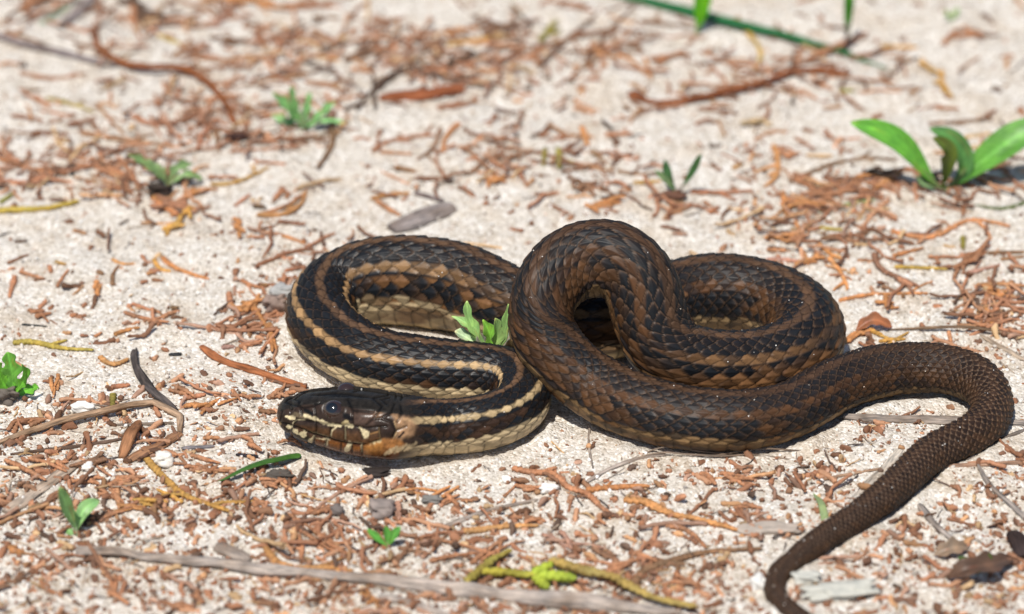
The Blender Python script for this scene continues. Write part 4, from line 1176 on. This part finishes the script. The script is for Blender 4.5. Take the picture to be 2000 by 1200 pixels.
def plant(name, base_px, leaves, stems, colr, label, cat="seedling", lobe=0.0, tilt=0.35):
    g = on_ground(*base_px); g[2] -= 0.02
    root = link(name, None, loc=g); root.empty_display_size = 0.005; tag(root, label, cat)
    for k, L in enumerate(leaves):
        pts, w, *rest = L; lc = rest[0] if rest else colr
        n = len(pts); dep = (rng.random() - 0.5) * 2 * tilt
        C = np.array([at_depth(x, y, g[1] + dep * i / max(1, n - 1)) for i, (x, y) in enumerate(pts)])
        C[:, 2] = np.maximum(C[:, 2], hgt(C[:, 0], C[:, 1]) + 0.02)
        if k < 99 and np.linalg.norm(C[0] - g) < 0.9: C[0] = g + (C[0] - g) * 0.35 + [0, 0, 0.02]
        V, F = leaf_geo(C - g, w * 0.5 / scale_at(g), cup=0.15 + 0.3 * rng.random(), twist=(rng.random() - .5) * 0.8, seed=k * 3.1 + len(label), lobes=lobe, at=g)
        o = link("leaf", make_mesh("leaf", V, F, leaf_cols(k * 2.3 + len(label))), M_LEAF, root); cc = np.array(lc) * (0.85 + 0.3 * rng.random()); o.color = (*cc, 1)
    for pts, w, sc_ in stems:
        C = np.array([at_depth(x, y, g[1]) for x, y in pts]); C[0] = g
        P, _ = spline(C, 16); V, F, c_ = tube(P - g, np.linspace(w, w * .6, 16) * 0.5 / scale_at(g), np.linspace(w, w * .6, 16) * 0.5 / scale_at(g), 8)
        o = link("stem", make_mesh("stem", V, [F, c_], np.ones((len(V), 3))), M_LEAF, root); o.color = (*sc_, 1)
    return root
for k, (x, y, rx, rz, cc, lb) in enumerate([(1812, 352, 20, 14, (60, 54, 50), "dark soil crumb at the broad-leaved seedling's foot"), (308, 372, 22, 14, (70, 58, 50), "dark soil crumb at the spindly seedling's foot"), (1310, 384, 26, 9, (120, 84, 66), "brown soil crumb at the wiry sprout's foot"),
        (10, 770, 26, 16, (120, 110, 100), "grey soil crumb under the lime green seedling"), (165, 1015, 18, 12, (70, 60, 54), "dark soil crumb behind the pale furry sprout"), (1000, 690, 20, 12, (130, 120, 108), "grey soil crumb beside the pale green lobed seedling")]):
    pebble("soil_crumb", x, y, rx, rx * .7, rz, lin(*cc), lb, "soil", 60 + k, .5, .3)
G1, G2, G3, G4, G5 = lin(90, 160, 40), lin(172, 212, 128, 1.1), lin(196, 214, 170, 1.1), lin(84, 170, 60, 1), lin(140, 170, 115, 1)
plant("lobed_seedling", (955, 716), [([(940, 680), (930, 650), (916, 622), (912, 588)], 20), ([(926, 640), (902, 626), (882, 618)], 15), ([(948, 690), (922, 668), (888, 648)], 34, G3), ([(966, 690), (956, 652), (943, 625)], 24, lin(150, 205, 84, 1.1)),
      ([(968, 690), (972, 650), (967, 622)], 24, lin(176, 212, 128, 1.1)), ([(980, 690), (988, 635), (993, 594)], 17), ([(984, 660), (1000, 640), (1008, 618)], 19, lin(190, 200, 175)), ([(950, 690), (938, 660), (932, 645)], 20, lin(185, 180, 160))],
      [([(955, 716), (962, 690), (968, 672)], 12, G3)], G2, "pale green lobed seedling between the striped loop and raised coil", tilt=0.12, lobe=.28)
plant("bushy_seedling", (594, 254), [([(592, 250), (565, 215), (532, 182)], 21), ([(592, 250), (575, 205), (569, 168)], 15), ([(590, 252), (560, 236), (530, 226)], 17), ([(595, 250), (600, 210), (606, 180)], 15), ([(600, 250), (630, 222), (656, 200)], 23),
      ([(600, 252), (628, 236), (672, 240)], 12), ([(592, 252), (590, 232), (586, 214)], 12, G3)], [([(594, 254), (594, 240), (594, 226)], 8, G3)], lin(136, 186, 116, 1.1), "bushy bright green seedling with seven small leaves on the sand", lobe=.3)
plant("spindly_seedling", (328, 366), [([(300, 330), (276, 314), (250, 302)], 15), ([(325, 356), (308, 330), (284, 312)], 15), ([(330, 356), (345, 328), (376, 321)], 18), ([(332, 358), (366, 341), (396, 352)], 16), ([(326, 358), (318, 338), (322, 326)], 12)],
      [([(328, 366), (312, 338), (290, 320)], 4, G5)], lin(135, 165, 105, 1), "spindly green seedling with a blackened base", lobe=.3)
plant("wiry_sprout", (1322, 380), [([(1308, 366), (1298, 350), (1279, 334)], 15, G5), ([(1314, 366), (1303, 340), (1299, 313)], 18), ([(1350, 345), (1362, 322), (1371, 303)], 22)],
      [([(1322, 380), (1340, 355), (1352, 340)], 4, lin(120, 110, 90)), ([(1322, 380), (1310, 362), (1302, 345)], 4, G5)], lin(80, 125, 70), "wiry two-stemmed sprout with small dark green leaves")
plant("broad_leaved_seedling", (1842, 372), [([(1812, 362), (1800, 325), (1755, 275), (1662, 240)], 44), ([(1852, 365), (1884, 332), (1866, 278), (1816, 252)], 40, lin(100, 155, 80)), ([(1870, 364), (1915, 318), (1985, 268), (2050, 235)], 62),
      ([(1838, 366), (1852, 320), (1850, 290), (1822, 270)], 34, lin(110, 130, 50)), ([(1806, 368), (1796, 352), (1792, 342)], 14, G5)], [([(1842, 372), (1868, 352), (1888, 328)], 9, lin(140, 165, 100)), ([(1842, 372), (1815, 345), (1800, 325)], 9, lin(140, 165, 100))],
      lin(104, 168, 62, 1.1), "seedling with broad glossy spoon-shaped leaves and dark base", tilt=0.5)
plant("bright_lobed_seedling", (22, 778), [([(30, 760), (22, 720), (14, 688)], 34, lin(110, 170, 70, 1.1)), ([(30, 764), (48, 738), (42, 712)], 18), ([(32, 766), (56, 762), (76, 776)], 18), ([(20, 768), (0, 772), (-20, 782)], 22), ([(12, 760), (-4, 730), (-14, 712)], 40),
      ([(24, 770), (34, 752), (20, 742)], 16)], [([(22, 778), (26, 765), (32, 752)], 6, G2)], lin(130, 200, 70, 1.1), "bright lime green lobed seedling on grey litter", lobe=.35)
plant("furry_sprout", (150, 1046), [([(148, 1024), (130, 992), (116, 952)], 28), ([(150, 1024), (168, 992), (194, 978)], 28), ([(148, 1030), (142, 1008), (138, 990)], 18), ([(146, 1046), (138, 1056), (134, 1066)], 16)], [([(150, 1046), (148, 1034), (147, 1020)], 8, G3)], lin(155, 200, 125, 1), "pale furry sprout with two spread leaves beside the beige blade")
plant("tiny_sprout", (757, 1070), [([(755, 1066), (736, 1050), (717, 1034)], 15), ([(757, 1066), (756, 1046), (752, 1028)], 16), ([(757, 1066), (769, 1046), (782, 1029)], 17), ([(756, 1066), (745, 1058), (740, 1056)], 10)], [([(757, 1070), (757, 1062), (757, 1056)], 4, G2)], lin(120, 195, 85), "tiny three-leaved bright green sprout before the long grey stick")
plant("upright_leaf", (1362, 66), [([(1364, 58), (1370, 20), (1382, -40)], 34)], [([(1362, 66), (1362, 58), (1364, 48)], 12, lin(150, 170, 90))], lin(100, 175, 20), "upright lime green leaf sprouting beside the long grass blade")
plant("stalked_leaf", (1652, 104), [([(1655, 48), (1658, 5), (1662, -50)], 20)], [([(1652, 104), (1653, 75), (1656, 42)], 7, lin(110, 84, 80))], lin(70, 150, 30), "narrow green leaf on a dark stalk over the grass blade")
plant("far_sprout", (1858, 42), [([(1858, 38), (1850, 28), (1846, 18)], 12), ([(1858, 38), (1866, 26), (1872, 16)], 12)], [([(1858, 42), (1858, 36), (1858, 30)], 4, G3)], lin(160, 185, 120), "tiny pale green sprout alone on open sand")
plant("fallen_green_leaf", (1905, 1118), [([(1925, 1122), (1898, 1108), (1872, 1088)], 22), ([(1915, 1120), (1928, 1100), (1932, 1082)], 14, lin(90, 140, 50))], [([(1905, 1118), (1915, 1116), (1925, 1112)], 4, G2)], lin(84, 130, 50), "small green leaves poking out by the curled dead leaf")

def litter_leaf(name, pts, wpx, colr, label, cat, arch):
    C = np.array([on_ground(x, y, 0.05 + arch * math.sin(math.pi * i / (len(pts) - 1))) for i, (x, y) in enumerate(pts)]); base = C[0] * 1.0; base[2] -= .05
    V, F = leaf_geo(C - base, wpx * .5 / scale_at(base), shape=1.0, cup=0.5, seed=len(label), lobes=.2, at=base)
    o = link(name, make_mesh(name, V, F, leaf_cols(1)), M_LEAF, loc=base); o.color = (*colr, 1); tag(o, label, cat)
litter_leaf("dead_leaf", [(1850, 1130), (1885, 1112), (1930, 1104), (1975, 1088)], 44, lin(120, 92, 74), "curled dark brown dead leaf beside the thin tail", "dead leaf", .25)
litter_leaf("dead_leaf", [(1825, 1085), (1855, 1072), (1890, 1070)], 34, lin(176, 150, 124), "pale buff dead leaf next to the curled brown one", "dead leaf", .1)
litter_leaf("bark_curl", [(1672, 646), (1705, 626), (1742, 640)], 26, lin(186, 122, 84), "small curled rust bark scrap near the thin straw", "bark", .15)
def grass(pts, wpx, colr, label, lift=0.6, arch=0.0, flat=0.22):
    c0 = on_ground(*pts[len(pts) // 2]); r = wpx * 0.5 / scale_at(c0)
    C = ground_path(pts, r * flat, lift, 60, arch=arch); n = len(C)
    t = np.linspace(0, 1, n); w = r * np.clip(1.02 - t ** 3 * 0.92, 0.05, 1)
    base = C[n // 2] - [0, 0, 0.02]
    prof = 1 + 0.25 * np.cos(np.arange(12) / 12 * 4 * math.pi)[None] * np.ones((n, 1))
    V, F, c_ = tube(C - base, w, w * flat, 12, prof)
    o = link("grass_blade", make_mesh("grass_blade", V, [F, c_], 1 + 0.2 * vnoise(np.arange(len(V)) * .05, np.arange(len(V)) % 12 * 1.3, 80)[:, None] * np.ones((1, 3))), M_LEAF, loc=base); o.color = (*colr, 1); tag(o, label, "grass blade")
grass([(1170, -22), (1300, 14), (1400, 44), (1560, 84), (1650, 108), (1748, 138)], 28, lin(50, 130, 70), "long dark green grass blade lying across the sand", arch=0.12)
grass([(588, 888), (505, 914), (424, 941)], 15, lin(84, 130, 56), "short cut green grass blade in front of the snake's snout", arch=0.08, lift=3.2, flat=0.4)
grass([(1600, 416), (1650, 401), (1718, 389)], 12, lin(170, 200, 120), "pale green thin blade behind the round end coil")
grass([(2010, 392), (1960, 407), (1898, 398)], 9, lin(130, 140, 90), "thin olive grass stem below the broad-leaved seedling", flat=.7)
grass([(1614, 1032), (1606, 1000), (1588, 962)], 13, lin(180, 200, 140), "small pale green blade tip before the tail", arch=0.1)
grass([(78, 48), (110, 28), (152, 2)], 14, lin(165, 185, 150), "faded grey-green blade by the thick grey stick")

# the fresh yellow-green sprig lying on the long grey stick
def fresh_sprig():
    base = on_ground(1000, 1130); root = link("fresh_sprig", None, loc=base); root.empty_display_size = .005
    tag(root, "branched yellow-green sprig with lime tip lying on the grey stick", "sprig")
    for nm, pts, rpx, cname in (("shoot", [(908, 1144), (938, 1120), (965, 1098), (1000, 1080)], 9, lin(164, 146, 70)), ("shoot", [(938, 1122), (985, 1124), (1030, 1128), (1060, 1130)], 9, lin(176, 164, 64)),
                        ("shoot", [(1072, 1098), (1140, 1120), (1200, 1136), (1262, 1166), (1362, 1192)], 10, lin(178, 150, 84)),
                        ("tip", [(1038, 1126), (1062, 1116), (1080, 1106)], 11, lin(176, 190, 66)), ("tip", [(1050, 1130), (1090, 1132), (1126, 1136)], 13, lin(180, 196, 70)), ("tip", [(1044, 1132), (1058, 1144), (1070, 1156)], 11, lin(176, 188, 66))):
        r = rpx / scale_at(base); C = ground_path(pts, r, 1.2, 30); C[:, 2] += 0.06
        V, F, c_, cf = sprig_geo(C - base, r, 0.14, 12, 0.5, 0.6, 3)
        o = link(nm, make_mesh(nm, V, [F, c_], cf), M_SPRIG, root); o.color = (*cname, 1)
fresh_sprig()

# ------------------------------------------------------------------ crumbs and coarse sand grains
BL = [(120, 900, 260, 90, 1.0), (260, 1010, 300, 110, 1.1), (420, 1150, 500, 90, 1.2), (900, 1080, 400, 110, 0.9), (1100, 1170, 600, 70, 1.1), (1250, 980, 300, 70, .55), (1560, 900, 200, 60, .7), (1750, 830, 130, 40, .9),
      (1750, 1080, 260, 100, 1.1), (1900, 980, 120, 90, .9), (1930, 640, 90, 90, .8), (1620, 470, 150, 90, .7), (520, 610, 70, 80, .9), (420, 780, 140, 45, .45), (250, 790, 140, 40, .35), (1200, 860, 120, 30, .5),
      (130, 330, 200, 80, .35), (480, 190, 200, 90, .3), (850, 120, 260, 60, .35), (1050, 320, 160, 60, .3), (1500, 350, 160, 60, .3), (200, 600, 250, 60, .10), (650, 940, 200, 60, .7), (1650, 1180, 400, 60, 1.0), (560, 480, 120, 60, .3)]
def density(px, py):
    d = 0.055 + 0 * px
    for x, y, rx, ry, w in BL: d = d + w * np.exp(-((px - x) / rx) ** 2 - ((py - y) / ry) ** 2)
    return d
def scatter(n, dens=True, gap=0.04, seed=1, clump=0.6):
    g = np.random.default_rng(seed); out = np.zeros((0, 2))
    while len(out) < n:
        xy = np.stack([g.uniform(-12, 12, 20000), g.uniform(-9.6, 14.5, 20000)], 1)
        px = proj(np.concatenate([xy, np.zeros((len(xy), 1))], 1))
        ok = (px[:, 0] > -80) & (px[:, 0] < 2080) & (px[:, 1] > -60) & (px[:, 1] < 1290)
        if dens:
            cl = np.clip(0.5 + 1.3 * vnoise(xy[:, 0] / 0.55, xy[:, 1] / 0.55, 91) + 0.7 * vnoise(xy[:, 0] / 1.6, xy[:, 1] / 1.6, 92), 0.03, 1.6)
            ok &= g.random(len(xy)) < density(px[:, 0], px[:, 1]) * (1 - clump + clump * cl)
        xy = xy[ok]; xy = xy[snake_gap(xy[:, 0], xy[:, 1]) > gap]; out = np.concatenate([out, xy])
    return out[:n]
def rot_mats(g, n, flat=0.5):
    az = g.uniform(0, 2 * math.pi, n); tl = g.normal(0, flat, n); rl = g.uniform(0, 2 * math.pi, n)
    ca, sa, ct, st_, cr, sr = np.cos(az), np.sin(az), np.cos(tl), np.sin(tl), np.cos(rl), np.sin(rl); z = 0 * az; o = z + 1
    A = np.array([[ca, -sa, z], [sa, ca, z], [z, z, o]]); B = np.array([[ct, z, st_], [z, o, z], [-st_, z, ct]]); Cc = np.array([[o, z, z], [z, cr, -sr], [z, sr, cr]])
    return np.einsum('ijn,jkn,kln->nil', A, B, Cc)
def crumb_variants():
    """short broken pieces of scaly sprig, unit half width"""
    out = []
    for k in range(10):
        L = (1.5, 2.2, 3.2, 1.8, 2.6, 4.2, 1.3, 2.0, 3.0, 5.0)[k]
        t = L / 2 * np.sin(np.linspace(-1, 1, 8) * math.pi / 2); Cc = np.stack([t, 0.22 * vnoise(t * .6, t * 0 + k, 400) * L, 0 * t], 1)
        row = np.arange(6) / 6 * 4; Rw, Vv = np.meshgrid(row, t / 1.5 + k * .37)
        A, B, E, I, J = shingle(Rw, Vv, 1.6)
        rel = 1 + 0.7 * (A - .05) - 0.25 * B ** 2 + 0.7 * (hash2(I % 4, J, k) - .5)
        ra = 0.62 * (1 + 0.25 * vnoise(t * .8, t * 0 + k, 401)); 
        if k in (3, 7, 8): V, F, c_ = tube(Cc, ra * 1.5 * (1 + .3 * vnoise(t * 1.3, t * 0 + k, 402)), 0.16, 6, rel, round_ends=True)
        else: V, F, c_ = tube(Cc, ra, ra * .85, 6, rel, round_ends=True)
        F = np.concatenate([F[:, [0, 1, 2]], F[:, [0, 2, 3]], c_]); out.append(V)
    return out, F
CRV, CRF = crumb_variants()
PAL = np.array([dry(176, 118, 90), dry(158, 104, 78), dry(192, 136, 106), dry(138, 94, 72), dry(178, 132, 112), dry(128, 88, 70), dry(198, 142, 104), dry(104, 78, 66), dry(204, 160, 122)])
pr = np.array([.20, .17, .15, .13, .1, .08, .07, .04, .06])
xy = scatter(5400, True, 0.05, 11); g = np.random.default_rng(5)
size = 0.026 + 0.066 * g.random(len(xy)) ** 1.6; R = rot_mats(g, len(xy), .35); ci = g.choice(len(PAL), len(xy), p=pr); vi = g.integers(0, len(CRV), len(xy))
colv = PAL[ci] * (0.55 + 0.75 * g.random((len(xy), 1)))
zz = hgt(xy[:, 0], xy[:, 1]) + size * 0.3
pxs = proj(np.stack([xy[:, 0], xy[:, 1], zz], 1)); inv = (pxs[:, 0] > 8) & (pxs[:, 0] < 1992) & (pxs[:, 1] > 8) & (pxs[:, 1] < 1192)
app = np.where(inv, size * scale_at(np.stack([xy[:, 0], xy[:, 1], zz], 1)), 0); big = np.argsort(-app)[:290]; isbig = np.zeros(len(xy), bool); isbig[big] = True
cm = [make_mesh("twig_crumb", V, CRF, np.ones((len(V), 3))) for V in CRV]
for m_ in cm: m_.materials.append(M_SPRIG)
from mathutils import Matrix
for k in big:
    o = bpy.data.objects.new("twig_crumb", cm[vi[k]]); scene.collection.objects.link(o)
    M4 = Matrix([[*(R[k][i] * size[k]), v * CM] for i, v in enumerate((xy[k, 0], xy[k, 1], zz[k]))] + [[0, 0, 0, 1]])
    o.matrix_world = M4; o.color = (*colv[k], 1)
    w_ = where(*pxs[k]); cw = ("rust", "dull brown", "orange tan", "brown", "pinkish", "dark", "pale tan", "blackish", "straw coloured")[ci[k]]
    sw = ("stubby", "stubby", "longish", "stubby", "longish", "long", "bead-like", "stubby", "longish", "long")[vi[k]]
    tag(o, f"{sw} {cw} crumb of broken scaly sprig {w_}", "crumb", "larger crumbs " + w_)
def merged(name, sel, variants, faces, label, kind_cat, mat, xy, zz, size, R, vi, colv):
    Vs, Cs, Fs, o = [], [], [], 0
    for v in range(len(variants)):
        idx = np.where(sel & (vi == v))[0]
        if not len(idx): continue
        W = np.einsum('nij,kj->nki', R[idx], variants[v]) * size[idx][:, None, None] + np.stack([xy[idx, 0], xy[idx, 1], zz[idx]], 1)[:, None]
        nk = len(variants[v]); Vs.append(W.reshape(-1, 3)); Cs.append(np.repeat(colv[idx], nk, 0))
        Fs.append((faces[None] + (np.arange(len(idx)) * nk)[:, None, None] + o).reshape(-1, 3)); o += len(idx) * nk
    me = make_mesh(name, np.concatenate(Vs), np.concatenate(Fs), np.concatenate(Cs)); ob = link(name, me, mat); tag(ob, label, kind_cat, kind="stuff"); return ob
SV = []
for k in range(6):
    n = IV0 / np.linalg.norm(IV0, axis=1)[:, None]; SV.append(n * (1 + 0.35 * vnoise(n[:, 0] * 2 + k, n[:, 1] * 2 + n[:, 2], 300 + k))[:, None] * [1, .8, .65])
# small crumbs: low-poly for the many
CR0 = []
for k in range(10):
    n = IV0 / np.linalg.norm(IV0, axis=1)[:, None]; el = 0.95 + 0.5 * (k % 5) / 2
    CR0.append(n * (1 + 0.3 * vnoise(n[:, 0] * 2.1 + k, n[:, 1] * 2 + n[:, 2], 210 + k))[:, None] * [el, .62, .52])
merged("crumb_litter", ~isbig, CRV, CRF, "fine rust brown crumbs of broken sprigs scattered over the sand", "litter", M_BITS, xy, zz, size, R, vi, colv)
MV = []
for k in range(8):
    L = (7, 10, 14, 9, 12, 17, 8, 20)[k]; t = np.linspace(-L / 2, L / 2, 16); bend = (0.02, -.03, .018, .05, -.02, .015, -.06, .012)[k]
    Cc = np.stack([t, bend * t ** 2 + 0.5 * vnoise(t * .3, t * 0 + k, 410), 0.12 * vnoise(t * .4, t * 0 + k, 411)], 1)
    Rw, Vv = np.meshgrid(np.arange(6) / 6 * 4, t / 1.7 + k * .37); A, B, E, I, J = shingle(Rw, Vv, 1.6)
    V, F, c_ = tube(Cc, 0.62 * (1 - .3 * np.linspace(0, 1, 16) ** 2), 0.5, 6, 1 + .6 * (A - .05) - .25 * B ** 2 + .5 * (hash2(I % 4, J, k) - .5), round_ends=False)
    MV.append(V); MF = np.concatenate([F[:, [0, 1, 2]], F[:, [0, 2, 3]], c_])
BL0 = BL; BL = [(1620, 465, 120, 55, 3), (1050, 300, 120, 45, 1.6), (820, 110, 230, 45, 2), (480, 200, 150, 70, 1.6), (120, 330, 160, 50, 2), (330, 370, 90, 40, 1.4), (1580, 370, 120, 35, 1.6), (1900, 370, 110, 50, 1.2), (530, 640, 60, 70, 2.4),
    (1930, 600, 80, 70, 2.4), (1450, 130, 200, 50, 1.2), (350, 50, 300, 50, 1.2), (1000, 80, 300, 40, .8), (200, 940, 200, 90, .35), (450, 1080, 350, 110, .25), (1050, 1060, 350, 90, .35), (1750, 1060, 220, 100, .3), (540, 450, 80, 40, 1.2), (760, 370, 120, 30, .6), (1250, 390, 100, 40, .8), (600, 950, 120, 40, .6)]
xy = scatter(1150, True, 0.14, 77, .75); BL = BL0
size = 0.040 + 0.030 * g.random(len(xy)); R = rot_mats(g, len(xy), .10); vi = g.integers(0, 8, len(xy)); ci = g.choice(len(PAL), len(xy), p=pr)
colv = PAL[ci] * (0.75 + 0.45 * g.random((len(xy), 1))); zz = hgt(xy[:, 0], xy[:, 1]) + size * 0.45 + 0.05 * g.random(len(xy))
merged("sprig_mat", np.ones(len(xy), bool), MV, MF, "tangled mats of slender rust brown twiglets over the sand", "litter", M_BITS, xy, zz, size, R, vi, colv)
BL0 = BL; xy = scatter(420, True, 0.10, 88, .3)
size = 0.012 + 0.014 * g.random(len(xy)); R = rot_mats(g, len(xy), .12); vi = g.integers(0, 8, len(xy)); SC = np.array([lin(190, 170, 148), lin(150, 136, 124), lin(120, 96, 82), lin(200, 160, 110), lin(90, 78, 74)])
colv = SC[g.integers(0, 5, len(xy))] * (0.8 + 0.4 * g.random((len(xy), 1))); zz = hgt(xy[:, 0], xy[:, 1]) + size * .5 + 0.04 * g.random(len(xy))
merged("straw_fibres", np.ones(len(xy), bool), [v * [1.6, 1, 1] for v in MV], MF, "fine pale and grey straw fibres among the litter", "litter", M_BITS, xy, zz, size, R, vi, colv)
xy = scatter(7000, True, 0.02, 21, .4); size = 0.010 + 0.020 * g.random(len(xy)) ** 1.5; R = rot_mats(g, len(xy), .4); vi = g.integers(0, 10, len(xy)); ci = g.choice(len(PAL), len(xy), p=pr)
colv = PAL[ci] * (0.7 + 0.5 * g.random((len(xy), 1))); zz = hgt(xy[:, 0], xy[:, 1]) + size * 0.5 + 0.008
merged("dust_crumbs", np.ones(len(xy), bool), CR0, IF0, "finest brown plant dust sprinkled on the sand", "litter", M_BITS, xy, zz, size, R, vi, colv)
xy = scatter(22000, False, 0.0, 31); size = 0.013 + 0.040 * g.random(len(xy)) ** 3.0; R = rot_mats(g, len(xy), .8); vi = g.integers(0, 6, len(xy))
SP = np.array([(.82, .79, .74), (.64, .58, .51), (.54, .47, .39), (.72, .68, .63), (.34, .30, .27), (.58, .43, .33)]); ci = g.choice(6, len(xy), p=[.3, .26, .2, .16, .04, .04])
colv = SP[ci] * (0.85 + 0.25 * g.random((len(xy), 1))); zz = hgt(xy[:, 0], xy[:, 1]) + size * 0.35
merged("sand_grains", np.ones(len(xy), bool), SV, IF0, "coarse pale sand grains and shell specks lying on the ground", "sand", M_BITS, xy, zz, size, R, vi, colv)

# a little grit and dust clinging to the snake's back
up_ = np.argwhere(SN_N[280:, :, 2] > 0.25); kk = up_[g.choice(len(up_), 150, replace=False)]; pp = SN_P[280 + kk[:, 0], kk[:, 1]] + SN_N[280 + kk[:, 0], kk[:, 1]] * 0.004
size = 0.006 + 0.012 * g.random(len(pp)) ** 2; R = rot_mats(g, len(pp), .8); vi = g.integers(0, 6, len(pp)); colv = SP[g.choice(6, len(pp), p=[.4, .2, .16, .16, .04, .04])]
merged("clinging_grit", np.ones(len(pp), bool), SV, IF0, "tiny sand grains clinging to the snake's scales", "sand", M_BITS, pp[:, :2], pp[:, 2], size, R, vi, colv)
